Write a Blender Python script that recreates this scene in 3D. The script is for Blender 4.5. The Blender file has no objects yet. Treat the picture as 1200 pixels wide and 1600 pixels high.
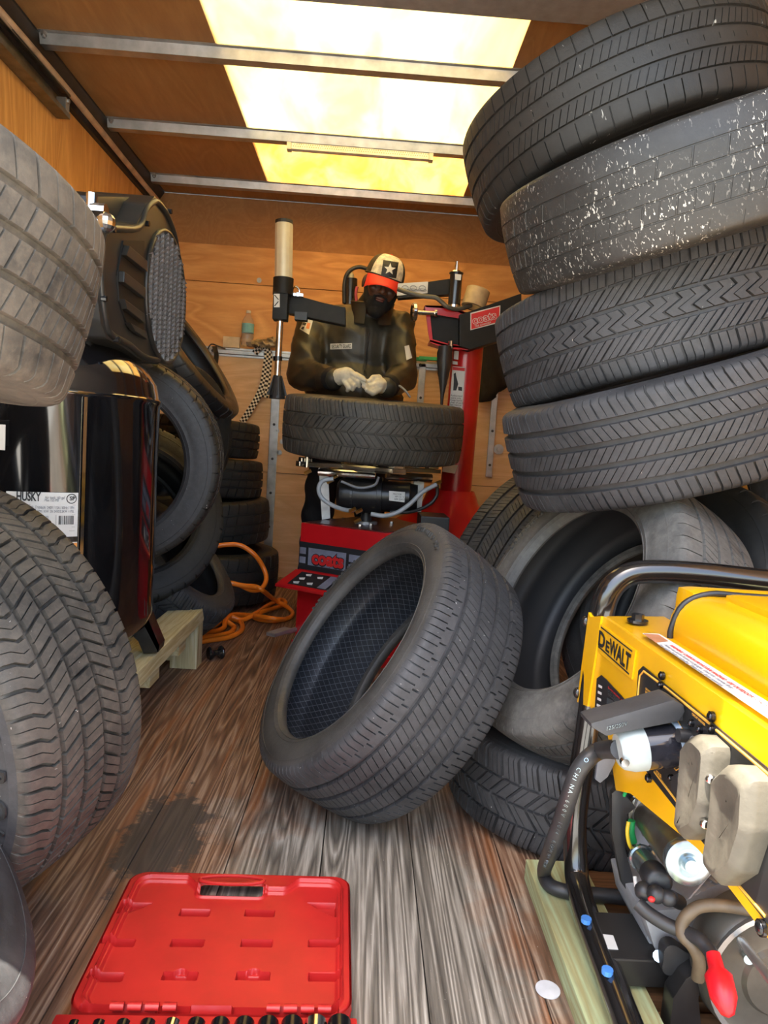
import bpy, bmesh, math, random
import numpy as np
from mathutils import Vector, Matrix, Euler
random.seed(7); RNG = np.random.RandomState(7)
C = bpy.context.scene.collection
S = bpy.context.scene
PI = math.pi

# ---------------------------------------------------------------- camera
F, CX, CY, EYE = 1109., 600., 800., .80
CAM = np.array([0, 0, EYE])
_yd = np.array([573. - CX, 700. - CY, F]); _yd /= np.linalg.norm(_yd)
_rl = math.radians(3.9)
_u = np.array([math.sin(_rl) * .92, -math.cos(_rl), 0.]); _u -= _u.dot(_yd) * _yd; _u /= np.linalg.norm(_u)
_xd = np.cross(_yd, _u)
if _xd[0] < 0: _xd = -_xd
ROT = np.stack([_xd, _yd, _u], axis=1)
cam_data = bpy.data.cameras.new('camera'); cam = bpy.data.objects.new('camera', cam_data); C.objects.link(cam)
_r = ROT.T @ np.array([1., 0, 0]); _up = ROT.T @ np.array([0, -1., 0]); _bk = ROT.T @ np.array([0, 0, -1.])
M = Matrix.Identity(4)
for i in range(3): M[i][0], M[i][1], M[i][2], M[i][3] = _r[i], _up[i], _bk[i], CAM[i]
cam.matrix_world = M
cam_data.sensor_fit = 'HORIZONTAL'; cam_data.sensor_width = 36; cam_data.lens = F / 1200 * 36
cam_data.clip_start = .02
S.camera = cam

def at(px, py, x=None, y=None, z=None):
    """the point of a real plane (x=, y= or z=) seen at that place of the photograph"""
    d = ROT.T @ np.array([px - CX, py - CY, F])
    if x is not None: t = (x - CAM[0]) / d[0]
    elif y is not None: t = (y - CAM[1]) / d[1]
    else: t = (z - CAM[2]) / d[2]
    return Vector(CAM + t * d)
def onp(px, py, p0, n):
    """same for a general plane through p0 with normal n"""
    d = Vector(ROT.T @ np.array([px - CX, py - CY, F])); n = Vector(n); c = Vector(CAM)
    return c + d * ((Vector(p0) - c).dot(n) / d.dot(n))

# ---------------------------------------------------------------- light
w = bpy.data.worlds.new('world'); S.world = w; w.use_nodes = True
nt = w.node_tree; nt.nodes.clear()
sky = nt.nodes.new('ShaderNodeTexSky'); sky.sky_type = 'NISHITA'; sky.sun_disc = False
sky.sun_elevation = math.radians(62); sky.sun_rotation = math.radians(200); sky.air_density = 1.3; sky.dust_density = 2.5
bg = nt.nodes.new('ShaderNodeBackground'); bg.inputs[1].default_value = .27
out = nt.nodes.new('ShaderNodeOutputWorld')
nt.links.new(sky.outputs[0], bg.inputs[0]); nt.links.new(bg.outputs[0], out.inputs[0])

def lamp(name, kind, loc, direction, energy, color=(1, 1, 1)):
    d = bpy.data.lights.new(name, kind); o = bpy.data.objects.new(name, d); C.objects.link(o)
    o.location = loc; o.rotation_euler = Vector(direction).to_track_quat('-Z', 'Y').to_euler()
    d.energy = energy; d.color = color
    return o
sun = lamp('sun', 'SUN', (0, -3, 6), (.13, .17, -1), 11.0, (1, .93, .80)); sun.data.angle = math.radians(.6)
S.view_settings.view_transform = 'Standard'; S.view_settings.look = 'None'
S.view_settings.gamma = 1; S.view_settings.use_curve_mapping = False
S.view_settings.exposure = 1.45

# ---------------------------------------------------------------- materials
MATS = {}
def newmat(name):
    m = bpy.data.materials.new(name); m.use_nodes = True
    t = m.node_tree; b = t.nodes['Principled BSDF']
    return m, t, b
def N(t, kind, **kw):
    n = t.nodes.new(kind)
    for k, v in kw.items(): setattr(n, k, v)
    return n
def coords(t, scale=(1, 1, 1), rot=(0, 0, 0), loc=(0, 0, 0), kind='Object'):
    tc = N(t, 'ShaderNodeTexCoord'); mp = N(t, 'ShaderNodeMapping')
    mp.inputs['Scale'].default_value = scale; mp.inputs['Rotation'].default_value = rot; mp.inputs['Location'].default_value = loc
    t.links.new(tc.outputs[kind], mp.inputs[0]); return mp.outputs[0]
def noise(t, vec, scale, detail=4, rough=.55, dist=0):
    n = N(t, 'ShaderNodeTexNoise'); n.inputs['Scale'].default_value = scale; n.inputs['Detail'].default_value = detail
    n.inputs['Roughness'].default_value = rough; n.inputs['Distortion'].default_value = dist
    if vec is not None: t.links.new(vec, n.inputs['Vector'])
    return n.outputs[0]
def ramp(t, fac, stops):
    r = N(t, 'ShaderNodeValToRGB'); cr = r.color_ramp
    while len(cr.elements) < len(stops): cr.elements.new(.5)
    for e, (p, c) in zip(cr.elements, stops):
        e.position = p; e.color = (c, c, c, 1) if not hasattr(c, '__len__') else (*c, 1)
    t.links.new(fac, r.inputs[0]); return r.outputs[0]
def mix(t, fac, a, b, mode='MIX'):
    m = N(t, 'ShaderNodeMix', data_type='RGBA', blend_type=mode)
    for sock, v in ((m.inputs[0], fac), (m.inputs[6], a), (m.inputs[7], b)):
        if hasattr(v, 'is_output'): t.links.new(v, sock)
        elif hasattr(v, '__len__'): sock.default_value = (*v, 1)
        else: sock.default_value = v
    return m.outputs[2]
def bump(t, b, h, strength=.3, dist=.01):
    n = N(t, 'ShaderNodeBump'); n.inputs['Strength'].default_value = strength; n.inputs['Distance'].default_value = dist
    t.links.new(h, n.inputs['Height']); t.links.new(n.outputs[0], b.inputs['Normal'])
def srgb(r, g, b_):
    f = lambda v: (v / 255) / 12.92 if v / 255 <= .04045 else ((v / 255 + .055) / 1.055) ** 2.4
    return (f(r), f(g), f(b_))
def mat(name, col, rough=.5, metal=0., var=.12, scale=25, bmp=0., coat=0., spec=None):
    if name in MATS: return MATS[name]
    m, t, b = newmat(name)
    v = coords(t); n = noise(t, v, scale, 5)
    d = tuple(c * (1 - var * 1.5) for c in col); l = tuple(min(1, c * (1 + var)) for c in col)
    t.links.new(ramp(t, n, [(.3, d), (.7, l)]), b.inputs['Base Color'])
    b.inputs['Roughness'].default_value = rough; b.inputs['Metallic'].default_value = metal
    if coat: b.inputs['Coat Weight'].default_value = coat; b.inputs['Coat Roughness'].default_value = .08
    if spec is not None: b.inputs['Specular IOR Level'].default_value = spec
    if bmp: bump(t, b, noise(t, v, scale * 4, 6), bmp, .004)
    MATS[name] = m; return m

def plywood(name, c1, c2, c3, axis='z', sc=1., rough=.55):
    """veneer with cathedral grain running along the given axis"""
    m, t, b = newmat(name)
    st = {'z': (1, 1, .16), 'x': (.16, 1, 1), 'y': (1, .16, 1)}[axis]
    st = tuple(s * sc for s in st)
    v = coords(t, st)
    big = noise(t, v, 2.2, 3, .5, .6)
    wv = N(t, 'ShaderNodeMath', operation='MULTIPLY'); t.links.new(big, wv.inputs[0]); wv.inputs[1].default_value = 16
    fr = N(t, 'ShaderNodeMath', operation='PINGPONG'); t.links.new(wv.outputs[0], fr.inputs[0]); fr.inputs[1].default_value = 1
    fine = noise(t, coords(t, tuple(s * 1.0 for s in st)), 60, 6, .7)
    col = ramp(t, fr.outputs[0], [(0, c1), (.12, c2), (.55, c1), (1, c2)])
    col2 = mix(t, ramp(t, fine, [(.35, 0.), (.75, .45)]), col, c3)
    blot = noise(t, coords(t), 1.7, 4, .6)
    col3 = mix(t, ramp(t, blot, [(.4, 0.), (.75, .35)]), col2, c3)
    t.links.new(col3, b.inputs['Base Color']); b.inputs['Roughness'].default_value = rough
    bump(t, b, fine, .12, .002)
    MATS[name] = m; return m

PLY_L = plywood('plywood_side', (.84, .47, .16), (.66, .32, .085), (.46, .19, .045), 'z')
PLY_B = plywood('plywood_back', (.80, .47, .185), (.62, .32, .105), (.44, .205, .06), 'x')
PLY_P = plywood('plywood_back_pale', (.76, .55, .34), (.64, .43, .24), (.46, .28, .14), 'x')
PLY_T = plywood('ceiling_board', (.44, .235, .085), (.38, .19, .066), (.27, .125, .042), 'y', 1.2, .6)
STEEL = mat('galvanised_steel', (.46, .47, .47), .38, .85, .18, 14, .05)
DSTEEL = mat('dark_steel', (.045, .04, .034), .5, .3)
CHROME = mat('chrome', (.78, .78, .78), .14, 1., .03)
BRASS = mat('brass', (.62, .42, .14), .28, 1., .05)
BLACKP = mat('black_plastic', (.022, .022, .024), .42, 0, .2)
BLACKM = mat('black_paint_metal', (.012, .012, .013), .22, 0, .15, 25, 0, .5)
SATIN = mat('satin_black_arm', (.014, .013, .012), .5, 0, .15, 25, 0, 0., .25)
WHITE = mat('white_label', (.66, .66, .64), .5, 0, .04)
PRINT = mat('print_black', (.015, .015, .018), .5, 0, .05)
PRINTG = mat('print_grey', (.22, .23, .26), .5, 0, .05)
RED = mat('red_paint', (.52, .008, .012), .3, 0, .12, 6, .02, .35)
REDL = mat('red_label', (.62, .02, .02), .45, 0, .08)
YEL = mat('yellow_paint', (.87, .47, .003), .3, 0, .05, 5, .01, .3)
GREY = mat('grey_cast_metal', (.40, .41, .43), .42, .7, .2, 18, .06)
CAST = mat('engine_casting', (.34, .35, .37), .45, .15, .2, 18, .08)
ZINC = mat('zinc_plated', (.30, .37, .41), .25, .9, .12, 20)

def fibreglass():
    m, t, b = newmat('translucent_fibreglass'); v = coords(t, (1, .35, 1), (0, 0, .9))
    sp = N(t, 'ShaderNodeSeparateXYZ'); t.links.new(coords(t), sp.inputs[0])
    n = noise(t, v, 5, 5, .6, .5)
    mr = N(t, 'ShaderNodeMapRange'); mr.inputs[1].default_value = 3.3; mr.inputs[2].default_value = 3.34; t.links.new(sp.outputs[1], mr.inputs[0])
    c1 = ramp(t, n, [(.35, (.97, .88, .60)), (.65, (.93, .76, .40))]); c2 = ramp(t, n, [(.40, (.80, .50, .20)), (.60, (.93, .74, .38))])
    col = mix(t, mr.outputs[0], c1, c2)
    tr = N(t, 'ShaderNodeBsdfTranslucent'); t.links.new(col, tr.inputs[0]); t.links.new(col, b.inputs['Base Color'])
    ms = N(t, 'ShaderNodeMixShader'); ms.inputs[0].default_value = .56
    t.links.new(b.outputs[0], ms.inputs[1]); t.links.new(tr.outputs[0], ms.inputs[2])
    t.links.new(ms.outputs[0], t.nodes['Material Output'].inputs[0]); return m
def concrete():
    m, t, b = newmat('yard_concrete'); v = coords(t)
    t.links.new(ramp(t, noise(t, v, 3, 8), [(.3, (.30, .29, .27)), (.7, (.42, .41, .38))]), b.inputs['Base Color'])
    b.inputs['Roughness'].default_value = .9; return m

def floormat():
    m, t, b = newmat('worn_floor_wood')
    v = coords(t)
    info = N(t, 'ShaderNodeObjectInfo')
    # warp so every plank has its own grain
    add = N(t, 'ShaderNodeVectorMath', operation='ADD'); sc = N(t, 'ShaderNodeVectorMath', operation='SCALE'); sc.inputs[3].default_value = 7
    t.links.new(info.outputs['Random'], sc.inputs[0]); cmb = N(t, 'ShaderNodeCombineXYZ')
    mu = N(t, 'ShaderNodeMath', operation='MULTIPLY'); t.links.new(info.outputs['Random'], mu.inputs[0]); mu.inputs[1].default_value = 9
    t.links.new(mu.outputs[0], cmb.inputs[1]); t.links.new(mu.outputs[0], cmb.inputs[2])
    t.links.new(v, add.inputs[0]); t.links.new(cmb.outputs[0], add.inputs[1])
    mp = N(t, 'ShaderNodeMapping'); mp.inputs['Scale'].default_value = (2.0, .085, 1); t.links.new(add.outputs[0], mp.inputs[0])
    g1 = noise(t, mp.outputs[0], 8, 2, .5, .5)
    m1 = N(t, 'ShaderNodeMath', operation='MULTIPLY'); t.links.new(g1, m1.inputs[0]); m1.inputs[1].default_value = 30
    pp = N(t, 'ShaderNodeMath', operation='PINGPONG'); t.links.new(m1.outputs[0], pp.inputs[0]); pp.inputs[1].default_value = 1
    mp2 = N(t, 'ShaderNodeMapping'); mp2.inputs['Scale'].default_value = (1, .03, 1); t.links.new(add.outputs[0], mp2.inputs[0])
    g2 = noise(t, mp2.outputs[0], 170, 5, .7)
    streak = mix(t, .70, pp.outputs[0], g2)
    brown = ramp(t, streak, [(.2, (.030, .014, .008)), (.5, (.165, .085, .050)), (.72, (.36, .245, .165))])
    grey = ramp(t, streak, [(.2, (.020, .017, .014)), (.5, (.165, .145, .118)), (.75, (.42, .385, .33))])
    sep = N(t, 'ShaderNodeSeparateXYZ'); t.links.new(v, sep.inputs[0])
    # walked-on band down the middle, strongest near the door
    ab = N(t, 'ShaderNodeMath', operation='ABSOLUTE'); sb = N(t, 'ShaderNodeMath', operation='SUBTRACT'); sb.inputs[1].default_value = .03
    t.links.new(sep.outputs[0], sb.inputs[0]); t.links.new(sb.outputs[0], ab.inputs[0])
    mr = N(t, 'ShaderNodeMapRange'); mr.inputs[1].default_value = .36; mr.inputs[2].default_value = .16; t.links.new(ab.outputs[0], mr.inputs[0])
    mr2 = N(t, 'ShaderNodeMapRange'); mr2.inputs[1].default_value = 1.9; mr2.inputs[2].default_value = 1.2; t.links.new(sep.outputs[1], mr2.inputs[0])
    ml = N(t, 'ShaderNodeMath', operation='MULTIPLY'); t.links.new(mr.outputs[0], ml.inputs[0]); t.links.new(mr2.outputs[0], ml.inputs[1])
    blot = ramp(t, noise(t, v, 5.5, 6, .65), [(.35, 0.), (.62, 1.)])
    wear = mix(t, .35, ml.outputs[0], blot)
    col = mix(t, ramp(t, wear, [(.30, 0.), (.62, 1.)]), brown, grey)
    orange = mix(t, ramp(t, noise(t, mp.outputs[0], 14, 4, .6), [(.55, 0.), (.72, .75)]), col, (.30, .105, .032))
    far = N(t, 'ShaderNodeMapRange'); far.inputs[1].default_value = .75; far.inputs[2].default_value = .4; t.links.new(ml.outputs[0], far.inputs[0])
    col = mix(t, far.outputs[0], col, orange)
    specks = ramp(t, noise(t, v, 160, 3, .7), [(.70, 0.), (.74, .55)])
    col = mix(t, specks, col, (.55, .52, .48))
    # spilled tar stain, its own shape
    mp3 = N(t, 'ShaderNodeMapping'); mp3.inputs['Location'].default_value = (.355, -1.37, 0); t.links.new(v, mp3.inputs[0])
    mp4 = N(t, 'ShaderNodeMapping'); mp4.inputs['Scale'].default_value = (11, 5.2, 0); mp4.inputs['Rotation'].default_value = (0, 0, .32); t.links.new(mp3.outputs[0], mp4.inputs[0])
    ln = N(t, 'ShaderNodeVectorMath', operation='LENGTH'); t.links.new(mp4.outputs[0], ln.inputs[0])
    nz = N(t, 'ShaderNodeMath', operation='MULTIPLY_ADD'); t.links.new(noise(t, v, 16, 6, .7), nz.inputs[0]); nz.inputs[1].default_value = 2.4; t.links.new(ln.outputs['Value'], nz.inputs[2])
    col = mix(t, ramp(t, nz.outputs[0], [(.0, .88), (.985, .85), (1., 0.)]) if False else ramp(t, (lambda d: d)(nz.outputs[0]), [(0, .85), (1, .85)]), col, col)
    dv = N(t, 'ShaderNodeMapRange'); dv.inputs[1].default_value = 2.15; dv.inputs[2].default_value = 1.95; dv.inputs[4].default_value = .85; t.links.new(nz.outputs[0], dv.inputs[0])
    col = mix(t, dv.outputs[0], col, (.035, .034, .034))
    t.links.new(col, b.inputs['Base Color'])
    t.links.new(ramp(t, g2, [(.3, .45), (.7, .75)]), b.inputs['Roughness'])
    bump(t, b, streak, .55, .003)
    return m

def lumber(name, c1, c2, axis='y'):
    m, t, b = newmat(name)
    st = {'z': (1, 1, .07), 'x': (.07, 1, 1), 'y': (1, .07, 1)}[axis]
    v = coords(t, st); n = noise(t, v, 22, 3, .5, .5)
    mm = N(t, 'ShaderNodeMath', operation='MULTIPLY'); t.links.new(n, mm.inputs[0]); mm.inputs[1].default_value = 14
    pp = N(t, 'ShaderNodeMath', operation='PINGPONG'); t.links.new(mm.outputs[0], pp.inputs[0]); pp.inputs[1].default_value = 1
    g = noise(t, v, 150, 5, .7)
    col = mix(t, ramp(t, g, [(.4, 0.), (.7, .4)]), ramp(t, pp.outputs[0], [(.1, c1), (.9, c2)]), tuple(c * .55 for c in c2))
    t.links.new(col, b.inputs['Base Color']); b.inputs['Roughness'].default_value = .8; bump(t, b, g, .3, .002)
    MATS[name] = m; return m
LUM = lumber('treated_lumber', (.60, .55, .34), (.46, .38, .19))
LUMG = lumber('green_treated_lumber', (.40, .47, .27), (.32, .30, .14))
LUMX = lumber('cross_lumber', (.58, .53, .35), (.44, .37, .2), 'z')

def rubber(name, base=.030, tint=(1, 1, 1.06), dust=(.16, .15, .14), amount=.35, fleck=.0, rough=.62, scale=7, fleckscale=70):
    m, t, b = newmat(name); v = coords(t)
    n = noise(t, v, scale, 8, .68); n2 = noise(t, v, scale * 9, 5, .7)
    c0 = tuple(base * q for q in tint)
    col = mix(t, ramp(t, n, [(.34, 0.), (.78, amount)]), c0, dust)
    col = mix(t, ramp(t, n2, [(.45, 0.), (.8, amount * .7)]), col, dust)
    if fleck:
        vv = coords(t, (1, 1, .45), (.4, .3, .2))
        f = ramp(t, noise(t, vv, fleckscale, 2, .5, .8), [(.80 - fleck * .17, 0.), (.83 - fleck * .17, 1.)])
        f2 = ramp(t, noise(t, v, 5, 3), [(.36, .0), (.56, 1.)])
        mm = N(t, 'ShaderNodeMath', operation='MULTIPLY'); t.links.new(f, mm.inputs[0]); t.links.new(f2, mm.inputs[1])
        col = mix(t, mm.outputs[0], col, (.62, .60, .54))
    t.links.new(col, b.inputs['Base Color']); t.links.new(ramp(t, n, [(.3, rough - .12), (.7, rough + .1)]), b.inputs['Roughness'])
    bump(t, b, noise(t, v, 130, 6, .75), .35, .002)
    return m

# ---------------------------------------------------------------- object helpers
XF = {}
def thing(name, label, cat, loc=(0, 0, 0), group=None, axis=None, spin=0.):
    o = bpy.data.objects.new(name, None); C.objects.link(o); o.empty_display_size = .05
    M = Matrix.Translation(Vector(loc))
    if axis is not None:
        q = Vector((0, 0, 1)).rotation_difference(Vector(axis).normalized())
        M = M @ q.to_matrix().to_4x4() @ Matrix.Rotation(spin, 4, 'Z')
    o.matrix_world = M; XF[o.name] = M
    o['label'] = label; o['category'] = cat
    if group: o['group'] = group
    return o
def link(name, me, m, parent=None, world=True, smooth=None, label=None, stuff=False):
    """link a mesh; world=True: its vertices are world coordinates and are moved into the parent's space"""
    me.materials.clear()
    for q in (m if isinstance(m, (list, tuple)) else [m]): me.materials.append(q)
    o = bpy.data.objects.new(name, me); C.objects.link(o)
    if parent is not None:
        o.parent = parent
        P = XF[parent.name]
        if world: me.transform(P.inverted())
        XF[o.name] = P
    else: XF[o.name] = Matrix.Identity(4)
    if smooth is not None: shade(me, smooth)
    if label: o['label'] = label
    if stuff: o['kind'] = 'stuff'
    return o
def shade(me, ang):
    for p in me.polygons: p.use_smooth = True
    if ang < 180: me.set_sharp_from_angle(angle=math.radians(ang))
def struct(name, me, m, parent=None, smooth=None):
    o = link(name, me, m, parent, True, smooth)
    if parent is None: o['kind'] = 'structure'
    return o
def solo(name, me, m, label, cat, group=None, smooth=None):
    o = link(name, me, m, None, True, smooth); c = Vector((0, 0, 0))
    vs = [v.co for v in me.vertices]
    mn = Vector([min(v[i] for v in vs) for i in range(3)]); mx = Vector([max(v[i] for v in vs) for i in range(3)])
    c = Vector(((mn.x + mx.x) / 2, (mn.y + mx.y) / 2, mn.z))
    me.transform(Matrix.Translation(-c)); o.location = c; XF[o.name] = Matrix.Translation(c)
    o['label'] = label; o['category'] = cat
    if group: o['group'] = group
    return o

class MB:
    """collects shapes into one mesh (world coordinates)"""
    def __init__(s): s.bm = bmesh.new()
    def add(s, verts, faces):
        vs = [s.bm.verts.new(Vector(v)) for v in verts]
        for f in faces:
            try: s.bm.faces.new([vs[i] for i in f])
            except ValueError: pass
        return s
    def box(s, lo, hi, bev=0., M=None):
        x0, y0, z0 = lo; x1, y1, z1 = hi
        b = bmesh.new(); bmesh.ops.create_cube(b, size=1)
        for v in b.verts: v.co = Vector(((v.co.x + .5) * (x1 - x0) + x0, (v.co.y + .5) * (y1 - y0) + y0, (v.co.z + .5) * (z1 - z0) + z0))
        if bev: bmesh.ops.bevel(b, geom=b.edges[:], offset=bev, segments=6 if bev > .02 else 2, profile=.5 if bev > .02 else .7, affect='EDGES')
        s.merge(b, M); return s
    def obox(s, c, ax, ay, az, bev=0.):
        """oriented box: centre and three half-axis vectors"""
        ax, ay, az = Vector(ax), Vector(ay), Vector(az)
        b = bmesh.new(); bmesh.ops.create_cube(b, size=2)
        if bev:
            Lx, Ly, Lz = ax.length, ay.length, az.length
            for v in b.verts: v.co = Vector((v.co.x * Lx, v.co.y * Ly, v.co.z * Lz))
            bmesh.ops.bevel(b, geom=b.edges[:], offset=bev, segments=2, profile=.7, affect='EDGES')
            ax, ay, az = ax.normalized(), ay.normalized(), az.normalized()
        for v in b.verts: v.co = Vector(c) + ax * v.co.x + ay * v.co.y + az * v.co.z
        if ax.cross(ay).dot(az) < 0: bmesh.ops.reverse_faces(b, faces=b.faces[:])
        s.merge(b); return s
    def cyl(s, p0, p1, r0, r1=None, n=20, caps=True):
        r1 = r0 if r1 is None else r1
        p0, p1 = Vector(p0), Vector(p1); d = (p1 - p0).normalized()
        a = d.orthogonal().normalized(); b2 = d.cross(a)
        vs = []
        for p, r in ((p0, r0), (p1, r1)):
            for k in range(n):
                t = 2 * PI * k / n; vs.append(p + a * (r * math.cos(t)) + b2 * (r * math.sin(t)))
        fs = [(k, (k + 1) % n, n + (k + 1) % n, n + k) for k in range(n)]
        if caps: fs += [tuple(range(n))[::-1], tuple(range(n, 2 * n))]
        return s.add(vs, fs)
    def lathe(s, p0, d, prof, n=32, closed=False):
        """prof: list of (distance along d, radius)"""
        p0, d = Vector(p0), Vector(d).normalized(); a = d.orthogonal().normalized(); b2 = d.cross(a)
        vs, fs = [], []
        for h, r in prof:
            for k in range(n):
                t = 2 * PI * k / n; vs.append(p0 + d * h + a * (max(r, 1e-5) * math.cos(t)) + b2 * (max(r, 1e-5) * math.sin(t)))
        L = len(prof)
        for i in range(L - (0 if closed else 1)):
            j = (i + 1) % L
            for k in range(n): fs.append((i * n + k, i * n + (k + 1) % n, j * n + (k + 1) % n, j * n + k))
        return s.add(vs, fs)
    def tube(s, pts, r, n=12, closed=False, sub=6, up=None, flat=None):
        """tube through the points (Catmull-Rom); flat=(w,t) gives a strap cross-section"""
        P = [Vector(p) for p in pts]; Q = []
        L = len(P)
        if sub > 1:
            for i in range(L if closed else L - 1):
                p0 = P[(i - 1) % L] if closed or i > 0 else P[0] * 2 - P[1]
                p1 = P[i]; p2 = P[(i + 1) % L]
                p3 = P[(i + 2) % L] if closed or i + 2 < L else P[-1] * 2 - P[-2]
                for k in range(sub):
                    t = k / sub
                    Q.append(.5 * ((2 * p1) + (p2 - p0) * t + (2 * p0 - 5 * p1 + 4 * p2 - p3) * t * t + (3 * p1 - p0 - 3 * p2 + p3) * t ** 3))
            if not closed: Q.append(P[-1])
        else: Q = P
        m = len(Q); vs, fs = [], []; a = None
        for i in range(m):
            d = (Q[(i + 1) % m] - Q[i - 1]) if (closed or 0 < i < m - 1) else (Q[1] - Q[0] if i == 0 else Q[-1] - Q[-2])
            if d.length < 1e-9: d = Vector((0, 0, 1))
            d.normalize()
            if up is not None:
                a = Vector(up); a = (a - d * a.dot(d)).normalized()
            elif a is None: a = d.orthogonal().normalized()
            else: a = (a - d * a.dot(d)).normalized()
            b2 = d.cross(a)
            rr = r[min(int(i / max(1, (m - 1)) * (len(r) - 1) + .5), len(r) - 1)] if hasattr(r, '__len__') else r
            if flat:
                for (u, v_) in ((1, 1), (-1, 1), (-1, -1), (1, -1)): vs.append(Q[i] + a * (flat[0] / 2 * u) + b2 * (flat[1] / 2 * v_))
            else:
                for k in range(n):
                    t = 2 * PI * k / n; vs.append(Q[i] + a * (rr * math.cos(t)) + b2 * (rr * math.sin(t)))
        nn = 4 if flat else n
        for i in range(m if closed else m - 1):
            j = (i + 1) % m
            for k in range(nn): fs.append((i * nn + k, i * nn + (k + 1) % nn, j * nn + (k + 1) % nn, j * nn + k))
        if not closed: fs += [tuple(range(nn))[::-1], tuple(range((m - 1) * nn, m * nn))]
        return s.add(vs, fs)
    def prism(s, poly, off):
        """extrude a planar polygon (3-D points) by the vector off"""
        poly = [Vector(p) for p in poly]; n = len(poly); off = Vector(off)
        return s.add(poly + [p + off for p in poly], [tuple(range(n))[::-1], tuple(range(n, 2 * n))] + [(k, (k + 1) % n, n + (k + 1) % n, n + k) for k in range(n)])
    def sphere(s, c, r, n=16, M=None):
        b = bmesh.new(); bmesh.ops.create_uvsphere(b, u_segments=n, v_segments=n // 2 + 2, radius=1)
        r = r if hasattr(r, '__len__') else (r, r, r)
        for v in b.verts: v.co = Vector((v.co.x * r[0], v.co.y * r[1], v.co.z * r[2])) if M is None else M @ Vector((v.co.x * r[0], v.co.y * r[1], v.co.z * r[2]))
        for v in b.verts: v.co = v.co + Vector(c)
        s.merge(b); return s
    def merge(s, b, M=None):
        if M is not None: bmesh.ops.transform(b, matrix=M, verts=b.verts[:])
        me = bpy.data.meshes.new('t'); b.to_mesh(me); b.free(); s.bm.from_mesh(me); bpy.data.meshes.remove(me)
    def mesh(s, name='m', fix=True, bevel=0.):
        if fix: bmesh.ops.recalc_face_normals(s.bm, faces=s.bm.faces[:])
        if bevel: bmesh.ops.bevel(s.bm, geom=s.bm.edges[:], offset=bevel, segments=2, profile=.7, affect='EDGES')
        me = bpy.data.meshes.new(name); s.bm.to_mesh(me); s.bm.free(); return me

def gridmesh(name, V, wrap_u=False, wrap_v=False, mask=None):
    """V: (rows, cols, 3) array -> quad mesh"""
    r, c, _ = V.shape
    i = np.arange(r if wrap_u else r - 1)[:, None]; j = np.arange(c if wrap_v else c - 1)[None, :]
    i2 = (i + 1) % r; j2 = (j + 1) % c
    q = np.stack([i * c + j, i * c + j2, i2 * c + j2, i2 * c + j], -1).reshape(-1, 4)
    if mask is not None: q = q[mask.reshape(-1)]
    me = bpy.data.meshes.new(name)
    me.vertices.add(r * c); me.vertices.foreach_set('co', V.reshape(-1).astype(np.float32))
    me.loops.add(len(q) * 4); me.loops.foreach_set('vertex_index', q.reshape(-1).astype(np.int32))
    me.polygons.add(len(q)); me.polygons.foreach_set('loop_start', np.arange(0, len(q) * 4, 4, dtype=np.int32))
    me.update(calc_edges=True); me.validate(); return me

def text(name, s_, m, parent, origin, xdir, ydir, size, thick=.0006, bold=0., align='LEFT', label=None, sx=1., fitw=None, shear=0., world=True):
    """flat lettering: origin is its lower left, xdir/ydir span its plane"""
    cu = bpy.data.curves.new('txt', 'FONT'); cu.body = s_; cu.size = size; cu.extrude = thick / 2; cu.offset = bold; cu.align_x = align; cu.shear = shear
    cu.resolution_u = 3
    o = bpy.data.objects.new('txt', cu); C.objects.link(o)
    dg = bpy.context.evaluated_depsgraph_get(); me = bpy.data.meshes.new_from_object(o.evaluated_get(dg))
    bpy.data.objects.remove(o); bpy.data.curves.remove(cu)
    xs = [v.co.x for v in me.vertices] or [0, 1]
    if fitw: k = fitw / (max(xs) - min(xs)); mnx = min(xs)
    else: k = sx; mnx = 0
    X, Y = Vector(xdir).normalized(), Vector(ydir).normalized(); Z = X.cross(Y).normalized(); O = Vector(origin)
    for v in me.vertices: v.co = O + X * ((v.co.x - mnx) * k) + Y * v.co.y + Z * v.co.z
    return link(name, me, m, parent, world, label=label)

def blob(parts, voxel=.012, smooth=6, name='m'):
    """one continuous skin over tapered limbs and ellipsoids"""
    mb = MB()
    for p in parts:
        if p[0] == 'c':
            _, p0, p1, r0, r1 = p; p0, p1 = Vector(p0), Vector(p1); n = 7
            for k in range(n + 1):
                t = k / n; mb.sphere(p0.lerp(p1, t), r0 + (r1 - r0) * t, 12)
            mb.cyl(p0, p1, r0 * .99, r1 * .99, 16)
        elif p[0] == 'e': mb.sphere(p[1], p[2], 20, p[3] if len(p) > 3 else None)
        elif p[0] == 'b': mb.obox(*p[1:])
    me = mb.mesh(fix=True)
    o = bpy.data.objects.new('t', me); C.objects.link(o)
    md = o.modifiers.new('r', 'REMESH'); md.mode = 'VOXEL'; md.voxel_size = voxel; md.use_smooth_shade = True
    if smooth:
        sm = o.modifiers.new('s', 'SMOOTH'); sm.iterations = smooth; sm.factor = .5
    dg = bpy.context.evaluated_depsgraph_get(); r = bpy.data.meshes.new_from_object(o.evaluated_get(dg))
    bpy.data.objects.remove(o); bpy.data.meshes.remove(me); r.name = name
    return r

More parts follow.
